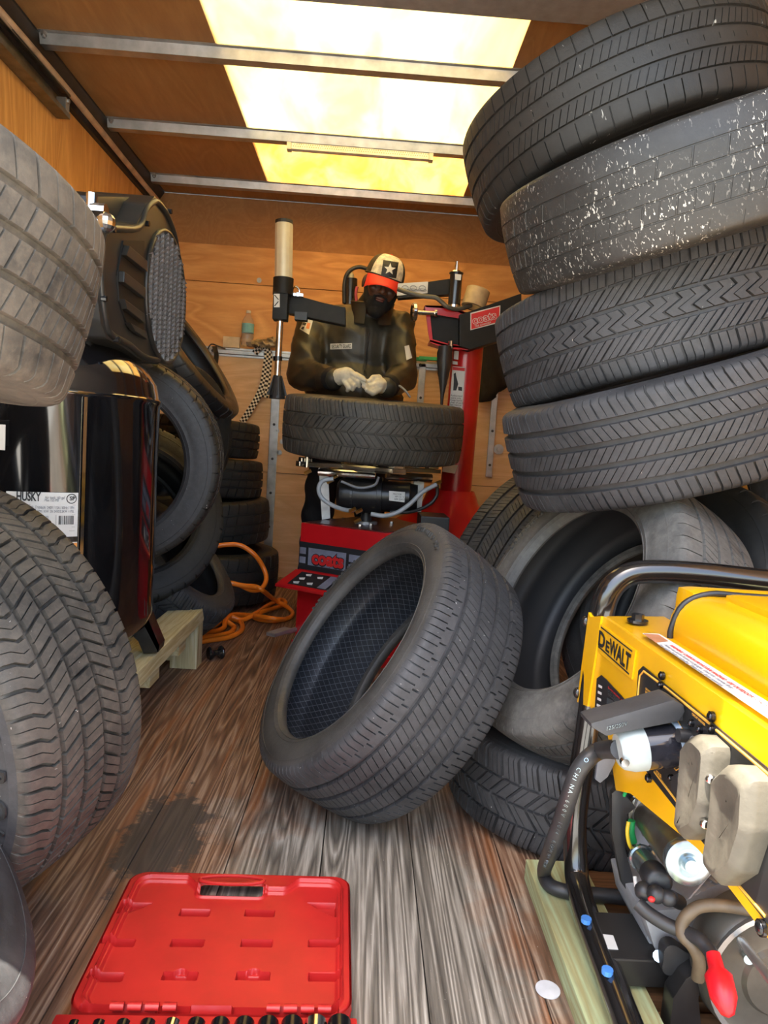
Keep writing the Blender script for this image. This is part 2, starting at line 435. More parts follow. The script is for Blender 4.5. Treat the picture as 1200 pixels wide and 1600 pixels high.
# ---------------------------------------------------------------- the truck body
XL, XR, YB, ZC, Y0 = -1.28, 1.20, 4.20, 2.17, .47
gm = MB().add([(-14, -16, -.95), (14, -16, -.95), (14, 12, -.95), (-14, 12, -.95)], [(0, 1, 2, 3)]).mesh()
struct('ground', gm, concrete())
fl = struct('floor', MB().box((XL - .05, Y0, -.14), (XR + .05, YB + .05, -.036)).mesh(), DSTEEL)
FM = floormat()
e = XL - .0; edges = [-1.28]
while edges[-1] < XR - .02: edges.append(min(XR, edges[-1] + .1775 * (1 + .0)))
for a, b_ in zip(edges[:-1], edges[1:]):
    dz = random.uniform(-.0012, .0008)
    struct('plank', MB().box((a + .0009, Y0, -.035), (b_ - .0009, YB, dz), .0015).mesh(), FM, fl)
# walls
wl = struct('wall_left', MB().box((XL - .05, Y0, -.14), (XL - .014, YB + .05, ZC)).mesh(), DSTEEL)
for a, b_ in ((Y0, 1.70), (1.70, 2.92), (2.92, YB)):
    struct('panel', MB().box((XL - .012, a + .0015, -.03), (XL, b_ - .0015, 2.07), .001).mesh(), PLY_L, wl)
struct('wall_right', MB().box((XR, Y0, -.14), (XR + .05, YB + .05, ZC)).mesh(), PLY_L)
wb = struct('wall_back', MB().box((XL, YB + .016, -.14), (XR, YB + .06, ZC)).mesh(), DSTEEL)
zs = [-.03, .62, 1.285, 1.690, 1.900, ZC]
for i, (a, b_) in enumerate(zip(zs[:-1], zs[1:])):
    o = .014 if i == 4 else (0 if i % 2 else .004)
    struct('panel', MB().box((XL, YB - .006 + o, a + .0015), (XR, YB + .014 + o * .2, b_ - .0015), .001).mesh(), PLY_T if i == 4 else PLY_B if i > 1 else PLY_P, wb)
# roof: timber boards at the sides, a translucent fibreglass strip down the middle
SX0, SX1 = -.615, .43
rf = MB().box((XL - .05, Y0, ZC + .012), (SX0, YB + .05, ZC + .06)).box((SX1, Y0, ZC + .012), (XR + .05, YB + .05, ZC + .06)).box((SX0, 3.985, ZC + .012), (SX1, YB + .05, ZC + .06))
ce = struct('ceiling', rf.mesh(), DSTEEL)
FIB = fibreglass()
RY = [2.03, 2.67, 3.32, 3.955]
for a, b_ in zip([Y0] + RY, RY + [YB]):
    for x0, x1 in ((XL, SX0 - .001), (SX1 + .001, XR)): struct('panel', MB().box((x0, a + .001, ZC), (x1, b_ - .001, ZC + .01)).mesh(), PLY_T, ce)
    if b_ < YB: struct('skylight_panel', MB().box((SX0, a + .001, ZC), (SX1, b_ - .001, ZC + .004)).mesh(), FIB, ce)
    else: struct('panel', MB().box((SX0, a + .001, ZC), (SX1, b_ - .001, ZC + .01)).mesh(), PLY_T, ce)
for k, y in enumerate(RY):   # hat-section roof bows
    t = MB(); h = .034
    pr = [(-.045, 0), (-.028, 0), (-.019, -h), (.019, -h), (.028, 0), (.045, 0), (.045, -.003), (.029, -.003), (.0205, -h - .003), (-.0205, -h - .003), (-.029, -.003), (-.045, -.003)]
    t.prism([(XL + .05, y + p[0], ZC - .001 + p[1]) for p in pr], (XR - XL - .1, 0, 0))
    struct('trim_%d' % (k + 1), t.mesh(), STEEL)
    for j, xx in enumerate((XL + .07,)):
        tb = MB().cyl((xx, y - .035, ZC - .004), (xx, y - .035, ZC - .016), .011, n=6).cyl((xx, y - .035, ZC - .016), (xx, y - .035, ZC - .024), .006, n=10)
        struct('bolt', tb.mesh(), STEEL, bpy.data.objects['trim_%d' % (k + 1)])
# dark top rail, conduit and door track along the left wall
struct('trim_5', MB().prism([(XL - .002, Y0, 2.072), (XL + .018, Y0, 2.072), (XL + .022, Y0, 2.12), (XL + .05, Y0, 2.160), (XL + .05, Y0, 2.169), (XL - .002, Y0, 2.169)], (0, YB - Y0 - .012, 0)).mesh(), DSTEEL)
WOODP = mat('aged_wood', (.62, .44, .29), .6, 0, .25, 9)
pts = [(XL + .045 + .006 * math.sin(3 * y), y, 2.085 + .008 * math.sin(2.1 * y + 1)) for y in np.linspace(Y0, 4.17, 12)]
struct('trim_6', MB().tube(pts, .013, 12, sub=4).mesh(), WOODP, smooth=60)
tr = MB(); zt = 1.985; yt = 3.02
ye = at(100, 165, x=XL + .03).y
prf = [(0, -.05), (.052, -.05), (.052, -.032), (.047, -.032), (.047, -.045), (.005, -.045), (.005, .045), (.047, .045), (.047, .032), (.052, .032), (.052, .05), (0, .05)]
zt = at(100, 165, x=XL + .03).z
tr.prism([(XL + .003 + p[0], Y0, zt + p[1]) for p in prf], (0, ye - Y0, 0))
struct('trim_7', tr.mesh(), mat('track_steel', (.20, .18, .14), .4, .8, .2))
struct('end_stop', MB().box((XL + .012, ye - .03, zt - .028), (XL + .05, ye + .004, zt + .02), .003).cyl((XL + .05, ye - .012, zt + .012), (XL + .056, ye - .012, zt + .012), .008, n=6).mesh(), STEEL, bpy.data.objects['trim_7'])
# roller door stowed under the roof, front edge seen at the top of the frame
dm = mat('door_skin', (.27, .25, .23), .5, .1)
dr = struct('door_1', MB().box((XL + .06, Y0, 2.125), (XR - .02, Y0 + .1, 2.150)).mesh(), dm)
ys = np.linspace(Y0 + .1, 2.27, 5)
for a, b_ in zip(ys[:-1], ys[1:]):
    struct('panel', MB().box((XL + .06, a + .002, 2.122), (XR - .02, b_ - .002, 2.150), .003).mesh(), dm, dr)
# logistics rails on the back wall
def rail_h(n, x0, x1, z, hh=.05):
    t = MB(); y = YB - .008
    pr = [(0, -hh / 2), (-.004, -hh / 2), (-.004, -hh * .28), (-.014, -hh * .2), (-.014, hh * .2), (-.004, hh * .28), (-.004, hh / 2), (0, hh / 2)]
    t.prism([(x0, y + p[0], z + p[1]) for p in pr], (x1 - x0, 0, 0))
    r = struct('trim_%d' % n, t.mesh(), STEEL)
    for x in np.arange(x0 + .08, x1, .30):
        struct('bolt', MB().cyl((x, y - .014, z), (x, y - .019, z), .009, n=6).mesh(), DSTEEL, r)
zr = at(338, 549, y=YB).z
rail_h(8, -1.0, .95, zr)
def rail_v(n, px, py0, py1, wd, dep=.014):
    p0, p1 = at(px[0], py0, y=YB - .01), at(px[1], py1, y=YB - .01)
    x = (p0.x + p1.x) / 2; z0, z1 = min(p0.z, p1.z), max(p0.z, p1.z)
    r = struct('trim_%d' % n, MB().box((x - wd / 2, YB - .008 - dep, max(.0, z0)), (x + wd / 2, YB - .006, z1), .003).mesh(), STEEL)
    for z in np.arange(z0 + .07, z1 - .03, .2):
        struct('bolt', MB().cyl((x, YB - .008 - dep, z), (x, YB - .013 - dep, z), .008, n=8).mesh(), DSTEEL, r)
rail_v(9, (429, 419), 618, 893, .050)
rail_v(10, (655, 650), 568, 800, .040)
rail_v(11, (777, 762), 583, 745, .036)
for i, (px, py) in enumerate(((405, 438), (433, 673), (441, 690), (432, 706), (437, 707), (779, 702))):
    c = at(px, py, y=YB - .01); r_ = .030 if px == 779 else .014
    struct('washer', MB().cyl(c, c + Vector((0, -.004, 0)), r_, n=16).cyl(c + Vector((0, -.004, 0)), c + Vector((0, -.012, 0)), r_ * .45, n=6).mesh(), STEEL, wb)

# ---------------------------------------------------------------- tyres
def tyre_mesh(R, w, ri, pat):
    """returns tread, two sidewalls and liner meshes; local Z is the axle"""
    npit = pat.get('n', 60); grooves = pat['grooves']; slots = pat['slots']; skew = pat.get('skew', [(-1, 0), (1, 0)])
    slots = [(r0, [(t0, min(.2, wd * 1.2 + .008), dp * 1.25) for t0, wd, dp in sl0]) for r0, sl0 in slots]; wt = w * .43; crown = pat.get('crown', .007)
    # columns: union of slot edges within one pitch
    cs = set()
    for rib in slots:
        for (t0, wd, dp) in rib[1]:
            e_ = wd * .18
            for q in (t0 - wd / 2, t0 - wd / 2 + e_, t0 + wd / 2 - e_, t0 + wd / 2): cs.add(round(q % 1, 4))
    for q in np.arange(0, 1, pat.get('fill', .34)): cs.add(round(float(q), 4))
    cs = sorted(cs); cl = []
    for q in cs:
        if not cl or q - cl[-1] > .004: cl.append(q)
    cs = np.array(cl)
    # rows: v in [-1, 1] over the tread, then shoulder rows beyond
    rows = []   # (v, groove depth)
    for gi, (v, gw, gd) in enumerate(grooves):
        h = gw / 2 / wt
        rows += [(v - h, 0), (v - h * .72, gd), (v + h * .72, gd), (v + h, 0)]
    for (v0, v1), sl in slots:
        v0c, v1c = max(v0, -1.), min(v1, 1.)
        for q in np.linspace(v0c, v1c, 4)[1:-1]:
            if not any(abs(q - g[0]) < g[1] / 2 / wt + .01 for g in grooves): rows.append((q, 0))
        for q in (v0, v1):   # partial slots need an end wall
            if abs(q) < 1 and not any(abs(q - g[0]) < g[1] / 2 / wt + .012 for g in grooves): rows += [(q - .012, 0), (q + .012, 0)]
    for q in (-1, 1): rows.append((q, 0))
    rows = sorted(rows)
    out = [rows[0]]
    for r_ in rows[1:]:
        if r_[0] - out[-1][0] > .003: out.append(r_)
        elif r_[1] > out[-1][1]: out[-1] = r_
    rows = out
    ext = [(.0, 1.), (.018, .9), (.035, .5), (.045, .0)]      # beyond the tread edge, slots fade out
    rl = [( -1 - q, 0, f) for q, f in ext[1:]][::-1] + [(v, g, 1.) for v, g in rows] + [(1 + q, 0, f) for q, f in ext[1:]]
    shp = {0.: (wt, 0), .018: (wt + w * .025, .0035), .035: (wt + w * .042, .0095), .045: (wt + w * .052, .0175)}
    nr = len(rl); ncol = len(cs) * npit
    sk = np.interp([max(-1, min(1, q[0])) for q in rl], [a for a, _ in skew], [b for _, b in skew])
    zz = np.zeros(nr); rr = np.zeros(nr); D = np.zeros((nr, len(cs)))
    for i, (v, g, f) in enumerate(rl):
        a = abs(v)
        if a <= 1: z_, dr_ = wt * a, crown * a ** 2.6
        else:
            k = min(shp, key=lambda q: abs(q - (a - 1))); z_, dr_ = shp[k][0], crown + shp[k][1]
        zz[i] = math.copysign(z_, v); rr[i] = R - dr_
        D[i, :] = g
        vv = max(-1, min(1, v))
        for (v0, v1), sl in slots:
            if v0 + .011 <= vv <= v1 - .011 or (v0 <= -1 and v <= -1) or (v1 >= 1 and v >= 1):
                for (t0, wd, dp) in sl:
                    d = np.abs((cs - t0 + .5) % 1 - .5)
                    D[i, d <= wd / 2 * .75] = np.maximum(D[i, d <= wd / 2 * .75], dp * f)
    D = np.tile(D, (1, npit))
    u = (np.arange(npit)[:, None] + cs[None, :]).reshape(-1)
    jit = pat.get('jitter', 0.)
    th = (u[None, :] + sk[:, None]) * 2 * PI / npit
    r = rr[:, None] - D
    if jit: r = r - jit * .5 * (1 + np.sin(u * 12.9898)[None, :] * np.cos(sk * 9)[:, None]) * .5
    V = np.stack([r * np.cos(th), r * np.sin(th), np.repeat(zz[:, None], ncol, 1)], -1)
    tread = gridmesh('tread', V[:, ::-1], False, True)
    # sidewalls
    edge = (wt + w * .052, R - crown - .0175); n2 = 160
    side = []
    hs = edge[1] - ri
    for sg in (1, -1):
        pr = [(edge[0], edge[1]), (edge[0] + w * .006, edge[1] - hs * .06), (w * .492, edge[1] - hs * .14), (w * .494, edge[1] - hs * .15), (w * .490, edge[1] - hs * .16), (w * .499, edge[1] - hs * .30), (w * .503, edge[1] - hs * .42),
              (w * .498, edge[1] - hs * .60), (w * .488, edge[1] - hs * .74), (w * .492, edge[1] - hs * .76), (w * .486, edge[1] - hs * .79), (w * .470, edge[1] - hs * .87), (w * .474, edge[1] - hs * .885), (w * .462, edge[1] - hs * .91), (w * .445, edge[1] - hs * .96),
              (w * .430, ri + .001), (w * .405, ri), (w * .375, ri + .004), (w * .36, ri + .014)]
        P = np.array(pr); t = np.linspace(0, 2 * PI, n2, endpoint=False)
        V = np.stack([P[:, 1][:, None] * np.cos(t), P[:, 1][:, None] * np.sin(t), sg * np.repeat(P[:, 0][:, None], n2, 1)], -1)
        if sg < 0: V = V[:, ::-1]
        side.append(gridmesh('sidewall', V[:, ::-1] if True else V, False, True))
    rl_, wl_ = R - crown - .016, w * .5 - .009
    pr = [(w * .36, ri + .014), (w * .40, ri + .025), (wl_ - .006, ri + hs * .35), (wl_, ri + hs * .55), (wl_ - .006, edge[1] - hs * .12), (wt * .85, rl_ - .006), (wt * .5, rl_), (.012, rl_), (.010, rl_ - .0012), (-.010, rl_ - .0012), (-.012, rl_), (-wt * .5, rl_), (-wt * .85, rl_ - .006),
          (-(wl_ - .006), edge[1] - hs * .12), (-wl_, ri + hs * .55), (-(wl_ - .006), ri + hs * .35), (-w * .40, ri + .025), (-w * .36, ri + .014)]
    P = np.array(pr); t = np.linspace(0, 2 * PI, n2, endpoint=False)
    V = np.stack([P[:, 1][:, None] * np.cos(t), P[:, 1][:, None] * np.sin(t), np.repeat(P[:, 0][:, None], n2, 1)], -1)
    liner = gridmesh('inner_liner', V, False, True)
    return tread, side, liner

def sl(*a): return list(a)
_s = .045
PATS = {
 'rib_slant': dict(n=64, grooves=[(-.62, .0135, .0095), (-.21, .0125, .0095), (.21, .0125, .0095), (.62, .0135, .0095)], skew=[(-1, .25), (-.66, 0), (-.6, -.5), (-.24, .4), (-.2, .2), (.2, 1.1), (.24, .9), (.6, .3), (.66, -.1), (1, -.5)],
     slots=[((-1, -.70), sl((.0, .10, .005), (.5, .05, .003))), ((-.62, -.21), sl((.0, .06, .0045), (.5, .05, .0035))), ((-.21, .21), sl((.0, .07, .004), (.5, .07, .004))), ((.21, .62), sl((.0, .06, .0045), (.5, .05, .0035))), ((.70, 1), sl((.0, .10, .005), (.5, .05, .003)))]),
 'zigzag': dict(n=44, grooves=[(-.68, .006, .006), (-.25, .009, .007), (.25, .009, .007), (.68, .006, .006)], skew=[(-1, .1), (-.68, 0), (-.25, .9), (-.1, .5), (.1, 1.3), (.25, 1.0), (.68, 1.9), (1, 2.0)],
     slots=[((-1, -.68), sl((.0, .09, .005), (.33, .04, .003), (.66, .04, .003))), ((-.68, -.25), sl((.0, .09, .006), (.33, .035, .0025), (.66, .06, .004))), ((-.25, .25), sl((.1, .10, .006), (.6, .045, .003))), ((.25, .68), sl((.0, .09, .006), (.33, .06, .004), (.66, .035, .0025))), ((.68, 1), sl((.0, .09, .005), (.33, .04, .003), (.66, .04, .003)))]),
 'worn': dict(n=40, grooves=[(-.55, .0035, .0016), (-.18, .0035, .0018), (.18, .0035, .0018), (.55, .0035, .0016)], skew=[(-1, 0), (1, .9)],
     slots=[((-1, -.8), sl((.0, .03, .0006))), ((-.55, -.18), sl((.0, .05, .0011), (.5, .04, .0008))), ((.18, .55), sl((.3, .05, .0011)))]),
 'touring': dict(n=66, grooves=[(-.60, .008, .005), (-.2, .007, .005), (.2, .007, .005), (.60, .008, .005)], skew=[(-1, 0), (-.6, 0), (-.2, .55), (.2, .55), (.6, 1.1), (1, 1.0)],
     slots=[((-1, -.60), sl((.0, .06, .003))), ((-.60, -.2), sl((.0, .06, .003), (.5, .05, .0025))), ((-.05, .05), sl((.25, .03, .002))), ((.2, .60), sl((.0, .06, .003), (.5, .05, .0025))), ((.60, 1), sl((.0, .06, .003)))]),
 'sport': dict(n=62, grooves=[(-.60, .011, .008), (-.2, .011, .008), (.2, .011, .008), (.58, .010, .008)], skew=[(-1, .15), (-.62, 0), (-.2, .5), (-.19, .3), (.19, .75), (.2, .9), (.58, 1.4), (.62, 1.6), (1, 1.5)],
     slots=[((-1, -.78), sl((.0, .07, .004), (.5, .07, .004))), ((-.80, -.62), sl((.25, .09, .005))), ((-.60, -.2), sl((.0, .06, .0045), (.5, .05, .003))), ((-.2, .2), sl((.0, .05, .003), (.5, .07, .0045))), ((.2, .58), sl((.0, .06, .0045), (.5, .05, .003))), ((.62, .80), sl((.25, .09, .005))), ((.78, 1), sl((.0, .07, .004), (.5, .07, .004)))]),
 'truck': dict(n=58, grooves=[(-.56, .009, .008), (-.19, .008, .008), (.19, .008, .008), (.56, .009, .008)], skew=[(-1, .6), (-.8, .5), (-.7, .25), (-.56, .35), (-.2, 1.1), (.2, .8), (.56, .15), (.7, .0), (.8, .25), (1, .35)],
     slots=[((-1, -.56), sl((.0, .13, .006), (.5, .045, .003))), ((-.56, -.19), sl((.0, .15, .007), (.5, .06, .004))), ((-.19, .19), sl((.0, .13, .007), (.5, .06, .004))), ((.19, .56), sl((.0, .15, .007), (.5, .06, .004))), ((.56, 1), sl((.0, .13, .006), (.5, .045, .003)))]),
 'broad': dict(n=34, grooves=[(-.62, .012, .007), (-.22, .011, .007), (.22, .011, .007), (.62, .012, .007)], skew=[(-1, .2), (-.62, .0), (.62, .55), (1, .35)],
     slots=[((-1, -.66), sl((.0, .07, .004), (.5, .03, .002))), ((-.62, -.22), sl((.0, .06, .003), (.33, .03, .002), (.66, .03, .002))), ((-.22, .22), sl((.0, .05, .003), (.33, .03, .002), (.66, .03, .002))), ((.22, .62), sl((.0, .06, .003), (.33, .03, .002), (.66, .03, .002))), ((.66, 1), sl((.0, .07, .004), (.5, .03, .002)))]),
 'winter': dict(n=46, grooves=[(-.5, .007, .007), (0, .007, .007), (.5, .007, .007)], skew=[(-1, 0), (-.5, .3), (0, -.5), (.5, .3), (1, 0)],
     slots=[((-1, -.5), sl((.0, .16, .007), (.4, .05, .003), (.7, .05, .003))), ((-.5, 0), sl((.1, .14, .007), (.5, .06, .003))), ((0, .5), sl((.1, .14, .007), (.5, .06, .003))), ((.5, 1), sl((.0, .16, .007), (.4, .05, .003), (.7, .05, .003)))]),
 'far': dict(n=40, grooves=[(-.5, .010, .007), (0, .009, .007), (.5, .010, .007)], skew=[(-1, 0), (1, .8)],
     slots=[((-1, -.5), sl((.0, .10, .005))), ((-.5, 0), sl((.0, .06, .002))), ((0, .5), sl((.0, .06, .002))), ((.5, 1), sl((.0, .10, .005)))]),
}
def liner_mat(diamond):
    m, t, b = newmat('liner_rubber'); v = coords(t)
    n = noise(t, v, 30, 5, .7)
    b.inputs['Base Color'].default_value = (.018, .021, .028, 1) if diamond else (.022, .023, .026, 1)
    b.inputs['Roughness'].default_value = .38 if diamond else .5
    if diamond:
        # cured-in lattice of the bladder: fine diagonal lines around the axle
        sp = N(t, 'ShaderNodeSeparateXYZ'); t.links.new(v, sp.inputs[0])
        an = N(t, 'ShaderNodeMath', operation='ARCTAN2'); t.links.new(sp.outputs[1], an.inputs[0]); t.links.new(sp.outputs[0], an.inputs[1])
        ms = []
        for s_ in (1, -1):
            a = N(t, 'ShaderNodeMath', operation='MULTIPLY'); t.links.new(an.outputs[0], a.inputs[0]); a.inputs[1].default_value = 15.9
            q = N(t, 'ShaderNodeMath', operation='MULTIPLY_ADD'); t.links.new(sp.outputs[2], q.inputs[0]); q.inputs[1].default_value = 42 * s_; t.links.new(a.outputs[0], q.inputs[2])
            f = N(t, 'ShaderNodeMath', operation='FRACT'); t.links.new(q.outputs[0], f.inputs[0])
            l = N(t, 'ShaderNodeMath', operation='LESS_THAN'); t.links.new(f.outputs[0], l.inputs[0]); l.inputs[1].default_value = .07; ms.append(l)
        mx = N(t, 'ShaderNodeMath', operation='MAXIMUM'); t.links.new(ms[0].outputs[0], mx.inputs[0]); t.links.new(ms[1].outputs[0], mx.inputs[1])
        s2 = N(t, 'ShaderNodeMath', operation='MULTIPLY_ADD'); t.links.new(n, s2.inputs[0]); s2.inputs[1].default_value = .8; t.links.new(mx.outputs[0], s2.inputs[2])
        t.links.new(mix(t, mx.outputs[0], (.016, .019, .025), (.10, .11, .13)), b.inputs['Base Color'])
        bump(t, b, s2.outputs[0], .7, .0025)
    else: bump(t, b, n, .2, .002)
    return m
LIN, LIND = liner_mat(False), liner_mat(True)
_tc = {}
def tyre(label, c, ax, R=.34, w=.23, ri=None, pat='far', tm=None, sm=None, lm=None, group=None, spin=0., name='tyre', parts=True):
    ri = ri or R - .115
    key = (round(R, 3), round(w, 3), round(ri, 3), pat)
    if key not in _tc: _tc[key] = tyre_mesh(R, w, ri, PATS[pat])
    td, sd, ln = _tc[key]
    o = thing(name, label, 'tyre', c, group, ax, spin)
    a = link('tread', td.copy(), tm, o, False, 28)
    link('sidewall', sd[0].copy(), sm or tm, o, False, 40); link('sidewall', sd[1].copy(), sm or tm, o, False, 40)
    link('inner_liner', ln.copy(), lm or LIN, o, False, 60)
    return o
def side_phi(o, px, py, w):
    P = XF[o.name]; n = P.to_3x3() @ Vector((0, 0, 1)); q = P.inverted() @ onp(px, py, P.translation + n * w / 2, n)
    return math.atan2(q.y, q.x)
def sidetext(o, s_, R0, size, phi0, m, w, step=None, face=1, raise_=.0012):
    """raised lettering round a sidewall"""
    step = step or size * .78 / R0
    for i, ch in enumerate(s_):
        if ch == ' ': continue
        ph = phi0 - i * step * face
        rad = Vector((math.cos(ph), math.sin(ph), 0)); tan = Vector((math.sin(ph), -math.cos(ph), 0)) * face
        org = rad * R0 + Vector((0, 0, face * (w * .5 + raise_))) - tan * size * .3
        text('letter', ch, m, o, org, tan, rad, size, .003, size * .012, world=False)
ax_ = lambda el, az: (math.cos(math.radians(el)) * math.cos(math.radians(az)), math.cos(math.radians(el)) * math.sin(math.radians(az)), math.sin(math.radians(el)))

RB = rubber('tyre_rubber_blue_grey', .024, (1, 1.02, 1.10), (.095, .096, .102), .5, .32, fleckscale=260)
RBs = rubber('tyre_rubber_side', .026, (1, 1, 1.0), (.11, .105, .095), .5, .0, .55)
RC = rubber('tyre_rubber_brown_dust', .022, (1.02, 1, .95), (.16, .138, .11), .62, .3, fleckscale=260)
RL = rubber('tyre_rubber_dry_dust', .040, (1.04, 1, .93), (.23, .195, .15), .8, .1, fleckscale=260)
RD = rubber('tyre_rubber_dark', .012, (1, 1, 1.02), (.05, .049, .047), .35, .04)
RG = rubber('tyre_rubber_grey_mud', .034, (1, 1, .98), (.20, .195, .18), .7, .0, .7)
RW = rubber('tyre_rubber_chalked', .022, (1.02, 1, .96), (.07, .068, .062), .35, 1.0, .5, 7, 240)
RT = rubber('tyre_rubber_warm', .018, (1.08, 1, .90), (.058, .052, .045), .4, .4, .55)
RN = rubber('tyre_rubber_black_clean', .014, (1, 1, 1.05), (.07, .07, .075), .25, .0, .4)

# the stack on the right
GS = 'tyres in the leaning stack on the right'
tyre('topmost tyre of the leaning right stack, ribbed with short slanted cuts, touching the ceiling door', (.540, 1.726, 1.560), ax_(70, 169), .354, .215, .24, 'touring', RT, RT, group=GS)
tyre('worn smooth black tyre covered in white chalky flecks, second from top in right stack', (.600, 1.50, 1.350), ax_(68.5, 201), .350, .205, .24, 'worn', RW, RW, group=GS)
tyre('third tyre down in the right stack, zigzag grooved tread with small white studs', (.640, 1.66, 1.125), ax_(72, 178), .352, .23, .24, 'zigzag', RB, RB, group=GS)
tyre('lowest tyre of the leaning right stack, five straight ribs with slanted sipes', (.662, 1.591, .899), ax_(71, 187), .351, .23, .24, 'rib_slant', RB, RB, group=GS)
# tyres under and behind the stack
to = tyre('low-profile tyre leaning in the middle of the floor, diamond lattice inside its opening', (.072, 1.577, .315), ax_(34.7, 197), .328, .238, .238, 'sport', RB, RBs, LIND)
sidetext(to, '255/40R19 96V', .288, .017, side_phi(to, 622, 870, .238), RBs, .238 * .99)
sidetext(to, 'RADIAL TUBELESS', .290, .015, side_phi(to, 490, 950, .238), RBs, .238 * .99)
th = tyre('mud-grey tyre standing tilted with open bore beside the yellow generator', (.518, 1.499, .472), ax_(27.8, 195.6), .319, .225, .212, 'touring', RG, RG)
sidetext(th, '205/55R16 91H', .275, .018, side_phi(th, 800, 855, .225), RG, .225 * .99)
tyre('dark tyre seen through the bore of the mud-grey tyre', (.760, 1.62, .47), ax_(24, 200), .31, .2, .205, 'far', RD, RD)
tyre('black tyre lying flat on the floor beneath the mud-grey tyre', (.555, 1.60, .098), ax_(88, 0), .318, .190, .21, 'winter', RB, RB)
tyre('brownish tyre with diagonal tread leaning between red column and right stack', (.62, 2.70, .40), ax_(20, 140), .345, .235, .23, 'rib_slant', RC, RC)
tyre('dark tyre at the right edge of the photo behind the mud-grey tyre', (.985, 2.02, .64), ax_(5, 200), .325, .2, .235, 'far', RB, RB)
# left foreground
tyre('large dusty tyre jutting in at upper left, broad ribs, nearest of the left tyres', (-.687, .854, 1.012), ax_(77, 40), .34, .24, .23, 'broad', RL, RL)
t2 = tyre('upright light-truck tyre with raised sidewall letters on the left of the floor', (-.682, 1.151, .356), ax_(-8.2, 246.6), .34, .24, .225, 'truck', RC, RB)
sidetext(t2, 'HORIZON', .270, .044, side_phi(t2, 24, 1325, .24), RD, .24, step=-.165)
tyre('dusty grey tyre cut off at the bottom left corner', (-.600, .708, .330), ax_(40.2, 26.4), .307, .205, .205, 'worn', RB, RB)
# left background
GL = 'tyres leaning behind the air compressor'
ta = tyre('smooth-walled tyre standing on edge right behind the black compressor tank', (-.794, 2.291, .713), ax_(-2.8, 276.8), .333, .23, .222, 'broad', RT, RB, group=GL)
sidetext(ta, 'M+S 215/70R16', .262, .020, side_phi(ta, 292, 790, .23), RB, .228)
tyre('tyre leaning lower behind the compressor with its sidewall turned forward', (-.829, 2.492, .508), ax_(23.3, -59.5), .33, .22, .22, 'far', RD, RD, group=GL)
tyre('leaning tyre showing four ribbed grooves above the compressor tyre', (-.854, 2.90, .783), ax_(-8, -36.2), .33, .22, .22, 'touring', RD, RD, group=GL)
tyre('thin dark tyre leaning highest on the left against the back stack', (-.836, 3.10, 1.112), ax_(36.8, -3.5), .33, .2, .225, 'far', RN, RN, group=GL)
tyre('small black tyre slumped on its side beside the orange hose', (-.724, 2.66, .30), ax_(42.5, -5.8), .285, .2, .19, 'winter', RB, RB, group=GL)
GK = 'upright stack of four tyres against the back wall'
for lab, rt, zc, ww, dx in (('top tyre of the four in the back stack', .300, .80, .175, -.53), ('second tyre from the top of the back stack', .300, .61, .185, -.505), ('third tyre from the top of the back stack', .325, .405, .21, -.462), ('bottom tyre of the back stack, behind the orange hose', .335, .15, .24, -.405)):
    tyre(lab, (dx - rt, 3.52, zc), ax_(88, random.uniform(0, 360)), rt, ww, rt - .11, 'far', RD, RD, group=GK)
tyre('weathered all-terrain tyre lying on the turntable of the red tyre changer', (.021, 2.864, .879), ax_(85.3, -79.2), .36, .23, .205, 'winter', rubber('tyre_rubber_tan', .032, (1.08, 1, .86), (.15, .128, .095), .6, .12), RC)
# off-frame stack that carries the upper left tyre
for z, in ((.12,), (.34,), (.56,), (.76,)):
    pass

# ---------------------------------------------------------------- air compressor and its skid
TC = Vector((-.815, 1.775, 0)); TR = .290
comp = thing('air_compressor', 'tall glossy black air compressor with round grille cover, standing on the pale timber skid', 'compressor', (TC.x, TC.y, .205))
GLOSS = mat('gloss_black_enamel', (.006, .006, .007), .07, 0, .2, 8, .0, 1., .8)
prof = [(.235, .0), (.235, .10), (.250, .19), (.275, .245), (.31, .278), (.335, TR - .002), (.345, TR), (.868, TR), (.874, TR + .004), (.882, TR + .004), (.888, TR - .001), (.92, TR - .008), (.96, TR - .035), (.995, TR - .085), (1.02, TR - .16), (1.03, .05), (1.03, 0)]
link('tank', MB().lathe((TC.x, TC.y, 0), (0, 0, 1), prof, 72).mesh(), GLOSS, comp, smooth=35)
def oncyl(az, z, r=TR): return Vector((TC.x + r * math.cos(az), TC.y + r * math.sin(az), z))
def cylpatch(az0, az1, z0, z1, dr, n=12):
    vs, fs = [], []
    for k in range(n + 1):
        a = az0 + (az1 - az0) * k / n; vs += [oncyl(a, z0, TR + dr), oncyl(a, z1, TR + dr)]
    for k in range(n): fs.append((2 * k, 2 * k + 2, 2 * k + 3, 2 * k + 1))
    return MB().add(vs, fs).mesh(fix=False)
def hitcyl(px, py, r=TR):
    d = Vector(ROT.T @ np.array([px - CX, py - CY, F])); c = Vector(CAM) - TC; a = d.x ** 2 + d.y ** 2; b_ = 2 * (c.x * d.x + c.y * d.y); cc = c.x ** 2 + c.y ** 2 - r * r
    q = b_ * b_ - 4 * a * cc; t = (-b_ - math.sqrt(max(q, 0))) / 2 / a; p = Vector(CAM) + d * t
    return math.atan2(p.y - TC.y, p.x - TC.x), p.z
a0, z0 = hitcyl(136, 640); a1, z1 = hitcyl(122, 862)
am = (a0 + a1) / 2
link('seam_rib', MB().prism([oncyl(am - .018, .345, TR - .002), oncyl(am - .012, .345, TR + .006), oncyl(am + .012, .345, TR + .006), oncyl(am + .018, .345, TR - .002)], (0, 0, .525)).mesh(), GLOSS, comp)
la1, lz1 = hitcyl(124, 770); la0, _ = hitcyl(10, 757); _, lz0 = hitcyl(119, 838)
